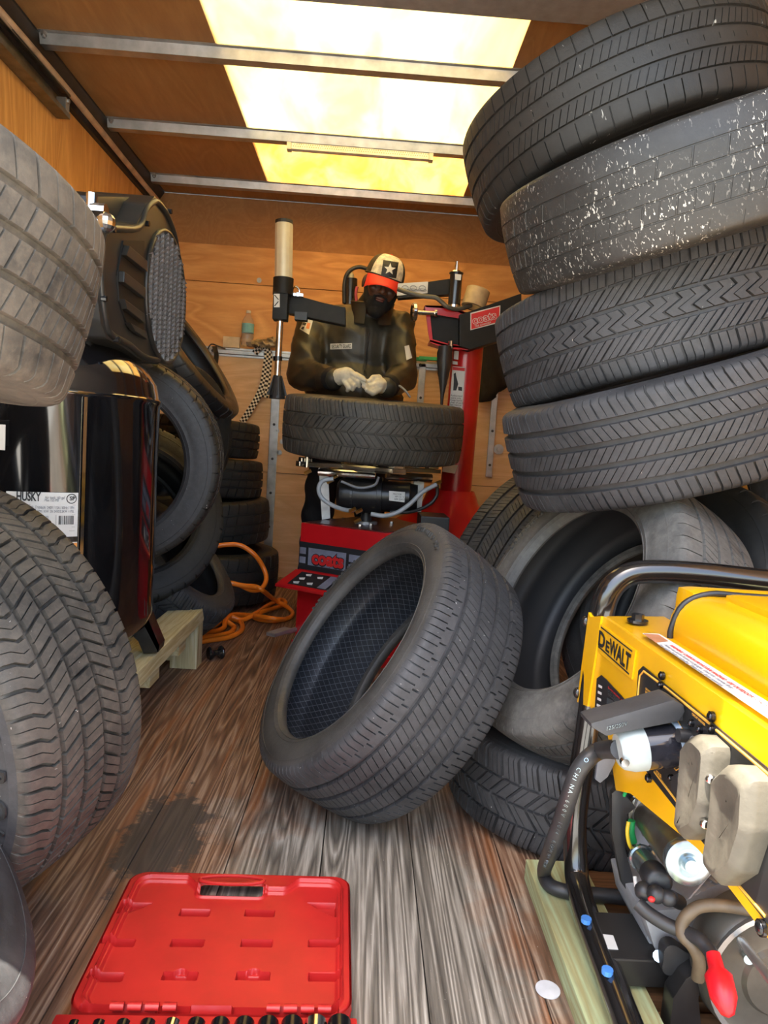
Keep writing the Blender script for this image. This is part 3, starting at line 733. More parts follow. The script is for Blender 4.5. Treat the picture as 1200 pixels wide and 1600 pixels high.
la0 = la0; la1 = min(la1, am - .03)
lab = link('rating_label', cylpatch(la0, la1, lz0, lz1, .0012), WHITE, comp, label='white rating label with black print')
def wraptext(s_, az, z, size, m, par, bold=0., fitw=None, dr=.0022, name='lettering'):
    o = text(name, s_, m, par, (0, 0, 0), (1, 0, 0), (0, 0, 1), size, .0004, bold, fitw=fitw, world=False)
    P = XF[par.name]
    for v in o.data.vertices: v.co = P.inverted() @ oncyl(az + v.co.x / TR, z + v.co.z, TR + dr - v.co.y)
    return o
W_ = (la1 - la0) * TR; Hh = lz1 - lz0
wraptext('HUSKY', la0 + .14 * W_ / TR, lz1 - .19 * Hh, .026, PRINT, lab, .0008, W_ * .33)
hd = MB(); 
for (u0, v0, u1, v1) in ((.03, .86, .12, .80), (.05, .93, .12, .84), (.08, .84, .115, .74)):
    hd.add([oncyl(la0 + u0 * W_ / TR, lz0 + v0 * Hh, TR + .0022), oncyl(la0 + u1 * W_ / TR, lz0 + v0 * Hh - .004, TR + .0022), oncyl(la0 + (u1 - .02) * W_ / TR, lz0 + v1 * Hh, TR + .0022)], [(0, 1, 2)])
link('emblem', hd.mesh(), PRINT, lab)
for u, v, s_, sz in ((.52, .86, 'Air tank  60 gal', .010), (.52, .80, 'Max 155 PSI', .010), (.30, .66, 'Tank', .008), (.42, .63, 'V/Hz/A  240V / 15A / 60Hz / 1PH', .011), (.42, .55, 'RPM / KW  SN 3450/2.2KW / 175L', .010), (.36, .42, '11.5 SCFM / 90 PSI', .010), (.36, .33, 'Max. 155 PSI', .009), (.42, .16, '2,210 / 050 / MB01', .010), (.5, .08, 'Made in USA', .008)):
    wraptext(s_, la0 + u * W_ / TR, lz0 + v * Hh, sz * .8, PRINTG, lab, fitw=min(.94 - u, .028 * len(s_) * .62) * W_ if v > .5 else min(.66 - u, .012 * len(s_)) * W_)
bars = MB()
for k in range(17):
    u = .72 + .22 * k / 17; wd = random.choice([.003, .006, .009])
    p = [oncyl(la0 + (u + q) * W_ / TR, lz0 + v * Hh, TR + .0022) for q, v in ((0, .28), (wd, .28), (wd, .48), (0, .48))]
    bars.add(p, [(0, 1, 2, 3)])
for u0, v0, u1, v1 in ((.28, .72, .96, .725), (.28, .50, .96, .504), (.40, .50, .404, .72), (.68, .22, .684, .5), (.3, .22, .96, .224), (.5, .13, .96, .134)):
    bars.add([oncyl(la0 + u * W_ / TR, lz0 + v * Hh, TR + .0022) for u, v in ((u0, v0), (u1, v0), (u1, v1), (u0, v1))], [(0, 1, 2, 3)])
link('barcode', bars.mesh(), PRINT, lab)
wraptext('SP', la0 + .87 * W_ / TR, lz1 - .17 * Hh, .012, PRINT, lab, .0003)
rg = MB().tube([oncyl(la0 + .90 * W_ / TR + .010 * math.cos(t) / TR, lz1 - .135 * Hh + .010 * math.sin(t), TR + .002) for t in np.linspace(0, 2 * PI, 14)[:-1]], .0009, 4, True, 1).mesh()
link('stamp_ring', rg, PRINT, lab)
s2 = link('warning_label', cylpatch(la0 + .3, la1 + .0, lz0 - .075, lz0 - .012, .0012), WHITE, comp, label='small warning label with orange band')
link('orange_band', cylpatch(la0 + .3, la1, lz0 - .028, lz0 - .014, .002), mat('orange_print', (.75, .30, .06), .5), s2)
wraptext('WARNING', la1 - .16, lz0 - .045, .012, PRINTG, s2, fitw=.035)
tg_a, tg_z = hitcyl(2, 683)
link('hang_tag', MB().obox(oncyl(tg_a - .02, tg_z, TR + .012), (.018, 0, 0), (0, .0006, 0), (0, 0, .026)).mesh(), WHITE, comp, label='white hang tag')
# feet
for az, sg in ((-.75, 1), (2.4, 1), (-2.3, 1)):
    b0 = oncyl(az, .30, TR - .02); b1 = oncyl(az, .207, TR + .005); tn = Vector((-math.sin(az), math.cos(az), 0)) * .028
    rd = Vector((math.cos(az), math.sin(az), 0)) * .045
    m_ = MB().prism([b0 - tn, b0 + tn, b1 + tn * .8, b1 - tn * .8], rd * .14).prism([b1 - tn * .8, b1 + tn * .8, b1 + tn * .8 + rd, b1 - tn * .8 + rd], (0, 0, .006)).prism([b0 - tn, b1 - tn * .8, b1 - tn * .8 + rd], tn * .12).prism([b0 + tn, b1 + tn * .8, b1 + tn * .8 + rd], -tn * .12)
    link('leg', m_.mesh(), BLACKM, comp)
link('leg', MB().prism([at(*q, y=1.90) for q in ((201, 988), (204, 975), (226, 955), (249, 1009), (247, 1019), (224, 1021), (216, 1002))], (0, .008, 0)).prism([at(*q, y=1.90) for q in ((226, 955), (249, 1009), (247, 1019), (224, 975))], (-.002, .06, 0)).mesh(), BLACKM, comp)
# the moulded pump cover: face plane x = FX, looking across the truck
FX = -.585
COV = mat('moulded_grey_black_plastic', (.030, .029, .026), .36, 0, .15, 20)
def fp(px, py, x=FX): return at(px, py, x=x)
outl = [(162, 352), (214, 350), (228, 318), (243, 306), (254, 316), (264, 332), (277, 372), (284, 435), (283, 505), (270, 550), (248, 570), (222, 565), (196, 545), (168, 530), (158, 505), (150, 440), (152, 388)]
body = MB().prism([fp(*q) for q in outl], (-.16, 0, 0)).mesh(bevel=.010)
cv = link('pump_cover', body, COV, comp, smooth=50)
cen = Vector((sum(fp(*q).x for q in outl) / len(outl), sum(fp(*q).y for q in outl) / len(outl), sum(fp(*q).z for q in outl) / len(outl)))
rim = [cen + (fp(*q) - cen) * .93 for q in outl]
link('cover_rim', MB().tube([p + Vector((.001, 0, 0)) for p in rim], .008, 8, True, 4).mesh(), COV, cv, smooth=60)
hb = MB().prism([fp(147, 306, -.64), fp(232, 307, -.64), fp(226, 345, -.64), fp(206, 352, -.64), fp(170, 350, -.64), fp(150, 420, -.64), fp(143, 420, -.64)], (-.24, 0, 0)).mesh(bevel=.008)
link('housing', hb, BLACKP, comp, smooth=40)
link('base_bracket', MB().prism([fp(145, 500, -.64), fp(165, 530, -.64), fp(240, 572, -.64), fp(215, 590, -.64), fp(140, 552, -.64)], (-.3, 0, 0)).mesh(), BLACKM, comp)
lo = [(190, 376), (223, 376), (222, 526), (196, 508), (184, 470), (181, 430)]
link('vent_recess', MB().prism([fp(*q) + Vector((.0005, 0, 0)) for q in lo], (.004, 0, 0)).mesh(), mat('recess_plastic', (.012, .012, .011), .5), cv)
for (a, b_, c, d) in (((191, 383), (220, 407), (220, 424), (186, 398)), ((183, 423), (217, 449), (217, 466), (182, 440)), ((183, 466), (216, 490), (217, 505), (187, 482)), ((192, 503), (219, 518), (220, 530), (200, 516))):
    link('louvre', MB().prism([fp(*q) + Vector((.004, 0, 0)) for q in (a, b_, c, d)], (.013, 0, 0)).mesh(bevel=.002), COV, cv)
gc = fp(254, 463); ry = (fp(285, 463).y - fp(226, 463).y) / 2; rz = (fp(254, 360).z - fp(254, 563).z) / 2
gc = Vector((FX, (fp(285, 463).y + fp(226, 463).y) / 2, (fp(254, 360).z + fp(254, 563).z) / 2))
dsk = [gc + Vector((.001, ry * math.cos(t), rz * math.sin(t))) for t in np.linspace(0, 2 * PI, 49)[:-1]]
link('grille_backing', MB().prism(dsk, (.003, 0, 0)).mesh(), PRINT, cv)
link('grille_ring', MB().tube([gc + Vector((.004, ry * 1.03 * math.cos(t), rz * 1.03 * math.sin(t))) for t in np.linspace(0, 2 * PI, 49)[:-1]], .007, 8, True, 1).mesh(), COV, cv, smooth=60)
gm_ = MB(); nc = 8
for i in range(nc):
    yy = -1 + (i + .5) * 2 / nc; hz = math.sqrt(max(0, 1 - yy * yy)) * rz
    gm_.box((gc.x + .004, gc.y + (yy - .5 / nc * .35) * ry - .002, gc.z - hz), (gc.x + .012, gc.y + (yy - .5 / nc * .35) * ry + .002, gc.z + hz))
    k = int(2 * hz / .0125)
    for j in range(k):
        z_ = gc.z - hz + (j + .5) * .0125 + (.006 if i % 2 else 0); y_ = gc.y + yy * ry; q = ry / nc * .85
        gm_.add([(gc.x + .004, y_ - q, z_), (gc.x + .004, y_ + q, z_ - .003), (gc.x + .014, y_ + q, z_ + .0005), (gc.x + .014, y_ - q, z_ + .0065)], [(0, 1, 2, 3)])
link('grille', gm_.mesh(fix=False), mat('grille_plastic', (.30, .30, .31), .25, .3), cv, stuff=True)
for q in ((172, 358), (226, 349), (158, 466), (262, 330), (178, 530)):
    p = fp(*q); link('screw', MB().cyl(p, p + Vector((.012, 0, 0)), .007, n=8).mesh(), BLACKM, cv)
kp = at(143, 330, y=1.52)
link('fitting', MB().cyl(kp, kp + Vector((.03, 0, .0)), .017, n=10).cyl(kp + Vector((0, 0, -.03)), kp + Vector((0, 0, .035)), .011, n=12).sphere(kp + Vector((.03, 0, -.02)), .020, 12).mesh(), CHROME, comp)

sk = thing('timber_skid', 'pale treated timber skid of boards on short legs carrying the compressor', 'skid', (-.85, 2.0, 0))
for x0, x1 in ((-.645, -.538), (-1.15, -1.045)):
    link('beam', MB().box((x0, 1.50, .155), (x1, 2.49, .203), .003).mesh(), LUM, sk)
    for y0 in (2.412, 1.53):
        link('leg', MB().box((x0 + .012, y0, .0), (x1 - .002, y0 + .075, .154), .002).mesh(), LUMX, sk)
link('crosspiece', MB().box((-1.10, 2.43, .02), (-.56, 2.468, .085), .002).mesh(), lumber('cross_rail', (.58, .54, .34), (.46, .40, .22), 'x'), sk)
for y0 in (1.60, 1.90, 2.2):
    link('slat', MB().box((-1.15, y0, .110), (-.55, y0 + .09, .153), .002).mesh(), LUM, sk)

# ---------------------------------------------------------------- orange air hose, roller and back wall odds and ends
ORG = mat('orange_hose', (.90, .22, .015), .38, 0, .06, 12, 0, .3)
def fz(px, py, z=.012): return at(px, py, z=z)
K_ = lambda px, py, y: at(px, py, y=y)
hp = [K_(340, 853, 3.05), K_(353, 851, 3.06), K_(375, 852, 3.08), K_(397, 866, 3.08), K_(411, 886, 3.10), K_(416, 905, 3.08), K_(408, 920, 3.03), K_(393, 922, 2.98), K_(374, 914, 2.95), K_(362, 908, 2.93)]
hp2 = [K_(360, 911, 2.92), K_(380, 915, 2.94), K_(400, 917, 2.97), K_(412, 924, 2.99), fz(430, 938, .05), fz(448, 948, .025), fz(457, 958), fz(450, 966), fz(425, 970), fz(402, 967), fz(398, 962, .018), fz(415, 954, .03), fz(440, 947, .012), fz(446, 941, .02), fz(438, 937, .012), fz(420, 945, .012), fz(402, 957, .03), fz(380, 968, .018), fz(362, 964, .03), fz(350, 968, .02), fz(330, 980, .012), fz(316, 986, .012), fz(300, 990), fz(306, 1002), fz(330, 1000, .012), fz(360, 995, .012), fz(378, 984, .012), fz(376, 972, .012), fz(362, 967, .02), fz(354, 970, .03), fz(366, 980, .012), fz(358, 989, .012), fz(335, 994, .012), fz(310, 996, .03), fz(300, 1000, .012), fz(315, 990, .03), fz(338, 986, .014), fz(350, 980, .018), fz(352, 970, .035), fz(362, 961, .035), fz(385, 961, .014), fz(405, 963, .035), fz(430, 967, .035), fz(445, 968, .02)]
solo('air_hose', MB().tube(hp[:-1] + hp2, .0105, 10, sub=5).mesh(), ORG, 'bright orange air hose looped over the back tyres and coiled on the floor', 'hose', smooth=60)
rp = at(337, 1020, z=.024)
d_ = Vector((.8, .5, 0)).normalized()
solo('rubber_roller', MB().lathe(rp - d_ * .028, d_, [(0, 0), (0, .021), (.006, .025), (.014, .022), (.022, .010), (.034, .010), (.042, .022), (.050, .025), (.056, .021), (.056, .008), (.05, 0)], 20).mesh(), BLACKM, 'small black waisted roller lying alone on the floor by the skid', 'roller', smooth=40)

yb = YB - .05
bt = thing('water_bottle', 'clear plastic water bottle with blue label standing on the wall rail', 'bottle', at(386, 541, y=yb))
bb = at(386, 541, y=yb)
m, t, b = newmat('clear_plastic'); b.inputs['Base Color'].default_value = (.9, .93, .95, 1); b.inputs['Roughness'].default_value = .08; b.inputs['Transmission Weight'].default_value = .9; b.inputs['IOR'].default_value = 1.3; CLEAR = m
link('bottle_body', MB().lathe(bb, (0, 0, 1), [(0, 0), (0, .028), (.01, .033), (.03, .030), (.05, .034), (.07, .031), (.13, .034), (.15, .028), (.17, .016), (.185, .013)], 20).mesh(), CLEAR, bt, smooth=60)
link('label', MB().lathe(bb, (0, 0, 1), [(.075, .0345), (.125, .0350)], 20).mesh(), mat('blue_label', (.20, .50, .58), .5), bt)
link('cap', MB().cyl(bb + Vector((0, 0, .185)), bb + Vector((0, 0, .200)), .014, n=14).mesh(), WHITE, bt)
cp = at(361, 543, y=YB - .03)
solo('wood_block', MB().box((cp.x - .048, YB - .030, cp.z), (cp.x + .048, YB - .012, cp.z + .062), .002).mesh(), mat('pale_block', (.62, .52, .36), .6), 'pale rectangular block propped on the rail left of the bottle', 'block')
# crumpled plastic bag
bgp = at(412, 542, y=yb)
bag = blob([('e', bgp + Vector((0, 0, .018)), (.075, .03, .022)), ('e', bgp + Vector((.05, 0, .03)), (.04, .03, .028)), ('e', bgp + Vector((-.05, -.01, .01)), (.05, .025, .014))], .006, 2)
for v in bag.vertices: v.co += Vector((math.sin(v.co.x * 190 + v.co.z * 90), math.sin(v.co.z * 230 + v.co.x * 60), math.sin(v.co.x * 150 + v.co.y * 200))) * .005
solo('plastic_bag', bag, mat('dull_film', (.34, .27, .17), .3, 0, .5, 30), 'crumpled dull plastic wrap lying on the rail beside the bottle', 'bag', smooth=50)
def checker():
    m, t, b = newmat('checkered_webbing'); v = coords(t, kind='UV')
    c = N(t, 'ShaderNodeTexChecker'); c.inputs['Scale'].default_value = 1; t.links.new(v, c.inputs['Vector'])
    c.inputs[1].default_value = (.75, .73, .66, 1); c.inputs[2].default_value = (.012, .012, .012, 1)
    t.links.new(c.outputs[0], b.inputs['Base Color']); b.inputs['Roughness'].default_value = .8
    return m
CHK = checker()
def strap(pts, wd, th=.003, up=None, cell=.0125):
    """woven strap: built as quads with a uv running along it"""
    P = []
    pts = [Vector(p) for p in pts]
    for i in range(len(pts) - 1):
        p0 = pts[max(i - 1, 0)]; p1 = pts[i]; p2 = pts[i + 1]; p3 = pts[min(i + 2, len(pts) - 1)]
        for k in range(6):
            q = k / 6; P.append(.5 * ((2 * p1) + (p2 - p0) * q + (2 * p0 - 5 * p1 + 4 * p2 - p3) * q * q + (3 * p1 - p0 - 3 * p2 + p3) * q ** 3))
    P.append(pts[-1]); vs, fs, uv = [], [], []; L = 0; Y = Vector((0, 1, 0))
    for i, p in enumerate(P):
        d = (P[min(i + 1, len(P) - 1)] - P[max(i - 1, 0)]).normalized(); s_ = d.cross(Y)
        s_ = s_.normalized() if s_.length > .2 else Vector((1, 0, 0)); nrm = s_.cross(d).normalized()
        if i: L += (p - P[i - 1]).length
        vs += [p - s_ * wd / 2 - nrm * th / 2, p + s_ * wd / 2 - nrm * th / 2, p + s_ * wd / 2 + nrm * th / 2, p - s_ * wd / 2 + nrm * th / 2]; uv += [(0.01, L / cell), (wd / cell - .01, L / cell)] * 1 + [(wd / cell - .01, L / cell), (0.01, L / cell)]
    for i in range(len(P) - 1):
        a = i * 4
        for k in range(4): fs.append((a + k, a + (k + 1) % 4, a + 4 + (k + 1) % 4, a + 4 + k))
    me = bpy.data.meshes.new('strap'); me.from_pydata([tuple(v) for v in vs], [], fs)
    ul = me.uv_layers.new(name='UVMap')
    for l in me.loops: ul.data[l.index].uv = uv[l.vertex_index]
    return me
ys = YB - .045
st = thing('checkered_strap', 'black and white checkered webbing strap hanging from the wall rail', 'strap', at(412, 545, y=ys))
link('webbing', strap([at(398, 552, y=YB - .03), at(408, 540, y=ys), at(418, 548, y=ys), at(415, 575, y=ys), at(411, 600, y=ys), at(402, 622, y=ys), at(390, 642, y=ys), at(378, 660, y=ys)], .036), CHK, st)
link('webbing', strap([at(410, 540, y=ys + .008), at(420, 552, y=ys + .008), at(418, 590, y=ys + .008), at(414, 621, y=ys + .008)], .036), CHK, st, label='short free end of the checkered strap')
solo('strap_hook', MB().tube([at(323, 548, y=ys), at(330, 538, y=ys), at(341, 541, y=ys), at(352, 545, y=ys)], .004, 8).tube([at(335, 541, y=ys), at(338, 556, y=ys), at(336, 572, y=ys)], 0, flat=(.03, .003)).mesh(), BLACKP, 'dark strap end hooked on the left end of the wall rail', 'strap')
gp = at(662, 565, y=YB - .06)
gt = thing('green_tool', 'flat green plastic tool lying on the rail right of the man', 'tool', gp)
link('handle', MB().box((gp.x - .09, gp.y - .03, gp.z), (gp.x + .015, gp.y, gp.z + .020), .003).mesh(), mat('green_plastic', (.02, .30, .09), .4), gt)
link('blade_cover', MB().box((gp.x - .03, gp.y - .034, gp.z + .007), (gp.x + .085, gp.y + .003, gp.z + .026), .003).mesh(), mat('green_plastic_lit', (.025, .38, .11), .35), gt)  # brighter copy of the handle's green, its lit look put into the colour
# dark jacket hung behind the red column
jk = blob([('e', at(765, 545, y=4.12), (.10, .05, .09)), ('c', at(758, 540, y=4.12), at(762, 615, y=4.12), .07, .05), ('e', at(775, 590, y=4.12), (.085, .05, .09)), ('c', at(770, 560, y=4.12), at(752, 622, y=4.12), .06, .03), ('c', at(695, 548, y=4.13), at(692, 585, y=4.13), .045, .03), ('c', at(700, 540, y=4.13), at(765, 535, y=4.13), .03, .04)], .014, 4)
for v in jk.vertices: v.co += Vector((.004 * math.sin(v.co.z * 60 + v.co.x * 30), .010 * math.sin(v.co.x * 70 + v.co.z * 25), 0))
CLOTHB = mat('black_cloth', (.010, .010, .011), .85, 0, .3, 30, .2)
solo('hung_jacket', jk, CLOTHB, 'black jacket hanging on the back wall behind the red column', 'jacket', smooth=60)
# LED bar on the third roof bow
l0, l1 = at(447, 218, z=ZC - .042), at(678, 238, z=ZC - .042)
lb = thing('light_bar', 'slim white perforated light bar fixed along a steel roof bow', 'light fixture', (l0 + l1) / 2)
yl = RY[2]; 
link('diffuser', MB().box((l0.x + .02, yl - .016, ZC - .066), (l1.x - .02, yl + .016, ZC - .038), .004).mesh(), mat('cream_diffuser', (.85, .82, .72), .5), lb)
for x0 in (l0.x, l1.x - .02): link('end_cap', MB().box((x0, yl - .019, ZC - .069), (x0 + .02, yl + .019, ZC - .037), .002).mesh(), mat('cream_cap', (.62, .58, .48), .5), lb)
dots = MB()
for i in range(60):
    x = l0.x + .03 + (l1.x - l0.x - .06) * i / 59
    for k in range(2):
        dots.box((x - .002 + k * .005, yl - .0168, ZC - .056 + k * .009), (x + .002 + k * .005, yl - .0160, ZC - .052 + k * .009))
link('perforation', dots.mesh(), mat('tan_print', (.42, .35, .22), .6), lb, stuff=True)

# ---------------------------------------------------------------- tyre changer
mc = thing('tyre_changer', 'red tyre changing machine with black arms and a tall red column', 'tyre changer', (.10, 2.85, 0))
A0, B0 = Vector((-.235, 2.735, 0)), Vector((.085, 2.545, 0)); fr = (B0 - A0).normalized(); bkv = Vector((-fr.y, fr.x, 0))
C0 = B0 + Vector((.15, .10, 0)); 
base = [A0, B0, C0, C0 + Vector((.08, .42, 0)), A0 + bkv * .50]
link('cabinet', MB().prism([p + Vector((0, 0, .03)) for p in base], (0, 0, .468)).mesh(bevel=.006), RED, mc, smooth=40)
link('base_foot', MB().prism([p * 1.0 + (p - Vector((.05, 2.85, 0))) * .04 for p in base], (0, 0, .035)).mesh(), RED, mc)
link('top_plate', MB().prism([p + Vector((0, 0, .4985)) + (Vector((.05, 2.85, 0)) - p) * .07 for p in base], (0, 0, .003)).mesh(), mat('dark_red_deck', (.10, .035, .035), .35, .3, .3, 12), mc)
fz_ = lambda u, z, o=.004: A0 + fr * u + Vector((0, 0, z)) - bkv * o
FL = (B0 - A0).length
def fpanel(name, u0, u1, z0, z1, m, o=.003, par=None, th=.002, lab=None):
    return link(name, MB().prism([fz_(u0, z0, o), fz_(u1, z0, o), fz_(u1, z1, o), fz_(u0, z1, o)], bkv * th).mesh(), m, par or mc, label=lab)
dc = fpanel('decal', .0, FL, .318, .425, PRINT, .002, None, .001, 'black and grey decal band with red lettering')
GP = mat('grey_blue_print', (.19, .20, .26), .5)
for u0, u1, z0, z1 in ((.004, .032, .378, .403), (.004, .032, .342, .367), (.044, .215, .338, .405), (.228, FL - .005, .375, .403), (.228, FL - .005, .338, .366)):
    fpanel('grey_stripe', u0, u1, z0, z1, GP, .003, dc, .0008)
text('lettering', 'coats', PRINT, dc, fz_(.060, .346, .0045), fr, (0, 0, 1), .074, .0006, .0062, fitw=.150)
text('lettering', 'coats', REDL, dc, fz_(.063, .348, .0055), fr, (0, 0, 1), .070, .0006, .0030, fitw=.144)
# pedal shelf
u0, u1 = -.02, FL * .9
tray = MB().prism([fz_(-.01, .315), fz_(FL, .315), fz_(FL + .02, .262, .085), fz_(-.045, .262, .085)], (0, 0, -.010))
ty = link('pedal_shelf', tray.mesh(bevel=.002), RED, mc)
def tp(u, v, o=.0012): # u along, v 0..1 from wall to lip
    return fz_(u * (1 + 0) - .03 * v * (1 - u / FL), .315 - .053 * v + o, .004 + .081 * v)
link('pedal_decal', MB().prism([tp(.03, .12), tp(FL - .02, .12), tp(FL - .02, .88), tp(.03, .88)], (0, 0, .001)).mesh(), PRINT, ty, label='black pictogram decal')
for i, (u, v) in enumerate(((.06, .25), (.05, .5), (.045, .75), (.115, .3), (.10, .7))):
    link('pictogram', MB().prism([tp(u, v, .003), tp(u + .022, v - .06, .003), tp(u + .027, v + .06, .003), tp(u + .008, v + .08, .003)], (0, 0, .001)).mesh(), WHITE, ty)
link('pictogram', MB().prism([tp(.165, .15, .003), tp(.20, .15, .003), tp(.19, .85, .003), tp(.155, .85, .003)], (0, 0, .001)).mesh(), GP, ty)
link('pictogram', MB().prism([tp(.245, .3, .003), tp(.262, .45, .003), tp(.258, .7, .003), tp(.215, .8, .003), tp(.215, .6, .003)], (0, 0, .001)).mesh(), WHITE, ty)
link('pedal', MB().obox(fz_(.00, .085, .10), fr * .020, -bkv * .055, (0, 0, .007), .003).cyl(fz_(.0, .075, .05), fz_(.0, .075, -.02), .010).mesh(), GREY, mc)
link('pedal', MB().obox(fz_(.13, .085, .10), fr * .020, -bkv * .055, (0, 0, .007), .003).cyl(fz_(.13, .075, .05), fz_(.13, .075, -.02), .010).mesh(), GREY, mc)
for q in ((520, 814), (537, 812), (563, 823), (580, 822), (612, 818)):
    p = at(*q, z=.503); link('deck_bolt', MB().cyl(p, p + Vector((0, 0, .009)), .008, n=6).mesh(), CHROME, mc)
# pedestal, motor and turntable under the tyre
pc = at(574, 812, z=.50); pc = Vector((.015, 2.80, .5))
link('pedestal', MB().lathe(pc, (0, 0, 1), [(0, .038), (.008, .038), (.008, .024), (.05, .020), (.10, .030), (.12, .05)], 20).mesh(), BLACKP, mc, smooth=40)
link('flange', MB().cyl(pc, pc + Vector((0, 0, .012)), .045, n=24).mesh(), GREY, mc)
m0, m1 = at(527, 772, y=2.78), at(652, 778, y=2.76)
md_ = (m1 - m0).normalized(); L_ = (m1 - m0).length
MG = mat('motor_black', (.016, .016, .018), .3, .2, .2)
link('motor', MB().lathe(m0, md_, [(0, 0), (0, .045), (.012, .062), (.03, .066), (L_ * .5, .068), (L_ * .5 + .001, .074), (L_ * .56, .074), (L_ * .56 + .001, .06), (L_ * .9, .060), (L_ * .92, .055), (L_, .05), (L_, 0)], 36).mesh(), MG, mc, smooth=35)
link('motor_band', MB().lathe(m0 + md_ * .055, md_, [(0, .068), (0, .071), (.008, .071), (.008, .068)], 36).mesh(), MG, mc)
lq = [(608, 767), (633, 769), (632, 785), (608, 782)]
ml = link('motor_label', MB().prism([at(*q, y=2.695) for q in lq], (0, .0015, 0)).mesh(), WHITE, mc, label='white motor label')
for k, yq in enumerate((770, 774, 778)): text('lettering', ('MOTOR', 'HP 1.5  V 115', 'SER 22417')[k], PRINT, ml, at(614 + 3 * k % 4, yq + 3, y=2.6935), (1, 0, 0), (0, 0, 1), .009, .0003)
tt = Vector((.02, 2.845, .705)); 
link('turntable', MB().lathe(tt, (0, 0, 1), [(0, 0), (0, .10), (.012, .13), (.02, .135), (.026, .13), (.026, 0)], 40).mesh(), STEEL, mc, smooth=35)
for k in range(4):
    a = math.radians(20 + 90 * k); d = Vector((math.cos(a), math.sin(a), 0)); s_ = Vector((-d.y, d.x, 0))
    link('clamp_arm', MB().obox(tt + d * .17 + Vector((0, 0, .018)), d * .13, s_ * .028, (0, 0, .010), .003).obox(tt + d * .27 + Vector((0, 0, .028)), d * .022, s_ * .022, (0, 0, .016), .004).cyl(tt + d * .27 + s_ * .024 + Vector((0, 0, .006)), tt + d * .27 + s_ * .024 + Vector((0, 0, .05)), .008, n=10).mesh(), CHROME, mc)
link('clamp_cylinder', MB().cyl(tt + Vector((-.20, -.09, -.008)), tt + Vector((.02, -.12, -.008)), .016, n=14).cyl(tt + Vector((.06, -.12, -.006)), tt + Vector((.24, -.08, -.006)), .016, n=14).mesh(), CHROME, mc)
link('table_bracket', MB().prism([at(498, 728, y=2.86), at(512, 728, y=2.86), at(516, 810, y=2.86), at(503, 812, y=2.86)], (0, .02, 0)).mesh(), GREY, mc)
link('table_bracket', MB().prism([at(648, 742, y=2.80), at(664, 742, y=2.80), at(658, 800, y=2.80), at(644, 800, y=2.80)], (0, .03, 0)).mesh(), GREY, mc)
HG = mat('clear_grey_hose', (.34, .37, .40), .35, 0, .1, 40)
link('hose', MB().tube([at(521, 748, y=2.66), at(505, 751, y=2.66), at(498, 763, y=2.66), at(503, 778, y=2.66), at(520, 790, y=2.66), at(540, 797, y=2.68), at(553, 797, y=2.72)], .0085, 10).mesh(), HG, mc, smooth=60, label='translucent grey hose')
link('hose', MB().tube([at(580, 803, y=2.66), at(600, 806, y=2.65), at(620, 801, y=2.65), at(640, 788, y=2.65), at(660, 769, y=2.65), at(682, 757, y=2.66)], .0085, 10).mesh(), HG, mc, smooth=60, label='translucent grey hose')
link('hose', MB().tube([at(683, 757, y=2.70), at(682, 775, y=2.70), at(668, 790, y=2.70), at(640, 800, y=2.72), at(610, 800, y=2.74)], .007, 10).mesh(), BLACKP, mc, smooth=60)
link('hose', MB().tube([at(533, 752, y=2.68), at(560, 762, y=2.68), at(585, 758, y=2.68), at(592, 745, y=2.68)], .005, 8).mesh(), PRINTG, mc, smooth=60)
for q in ((521, 746), (515, 752), (550, 797), (560, 799), (558, 814), (480, 738), (683, 755)):
    p = at(*q, y=2.67); link('hose_fitting', MB().cyl(p + Vector((-.010, 0, -.006)), p + Vector((.014, 0, .008)), .0075, n=6).mesh(), BRASS, mc)
# column and swing arm
cc = Vector((.455, 3.12, 0)); cb = at(742, 760, y=3.05).z
ct_, cb_2 = at(731, 540, y=3.13), at(712, 765, y=3.13)
cl_ = link('column', MB().cyl(cb_2 - (ct_ - cb_2) * .35, ct_ + (ct_ - cb_2) * .12, .068, n=40).mesh(), RED, mc, smooth=40)
yc = 3.055
link('column_base', MB().lathe((cb_2.x - .02, 3.12, .42), (0, 0, 1), [(0, .30), (.04, .30), (.10, .20), (.16, .125), (.20, .11), (.22, .10)], 28).mesh(), RED, mc, smooth=40)
link('side_arm', MB().obox(at(676, 815, y=2.80), (.055, 0, 0), (0, .10, 0), (0, 0, .028), .004).mesh(), BLACKP, mc)
def cface(name, pts, m, par, th=.002, lab=None, y=None):
    return link(name, MB().prism([at(*q, y=y or yc) for q in pts], (0, th, 0)).mesh(), m, par, label=lab)
wlb = cface('warning_label', [(707, 572), (727, 574), (722, 640), (702, 637)], WHITE, cl_, lab='white warning label with red heading')
cface('red_heading', [(707.5, 573), (726.5, 575), (726, 580), (707, 578)], REDL, wlb, .0006, y=yc - .001)
cface('pictogram', [(709, 584), (712, 582), (713, 588), (716, 600), (713, 610), (708, 610), (709, 596)], PRINT, wlb, .0006, y=yc - .001)
cface('pictogram', [(716, 604), (722, 605), (722, 611), (716, 610)], PRINT, wlb, .0006, y=yc - .001)
for k in range(6):
    text('lettering', ('Authorized', 'users only', 'Keep hands', 'clear of parts', 'See manual', 'before use')[k], PRINT, wlb, at(704 - .3 * k, 619 + 3.6 * k, y=yc - .001), (1, 0, 0), (0, 0, 1), .011, .0004)
cface('label', [(710, 548), (717, 549), (716, 562), (709, 561)], WHITE, cl_, lab='small white label')
cface('label', [(707, 564), (715, 565), (715, 570), (707, 569)], WHITE, cl_)
cface('label', [(693, 724), (715, 727), (711, 740), (691, 737)], WHITE, cl_, lab='scuffed white label low on the column')
ya = 3.00
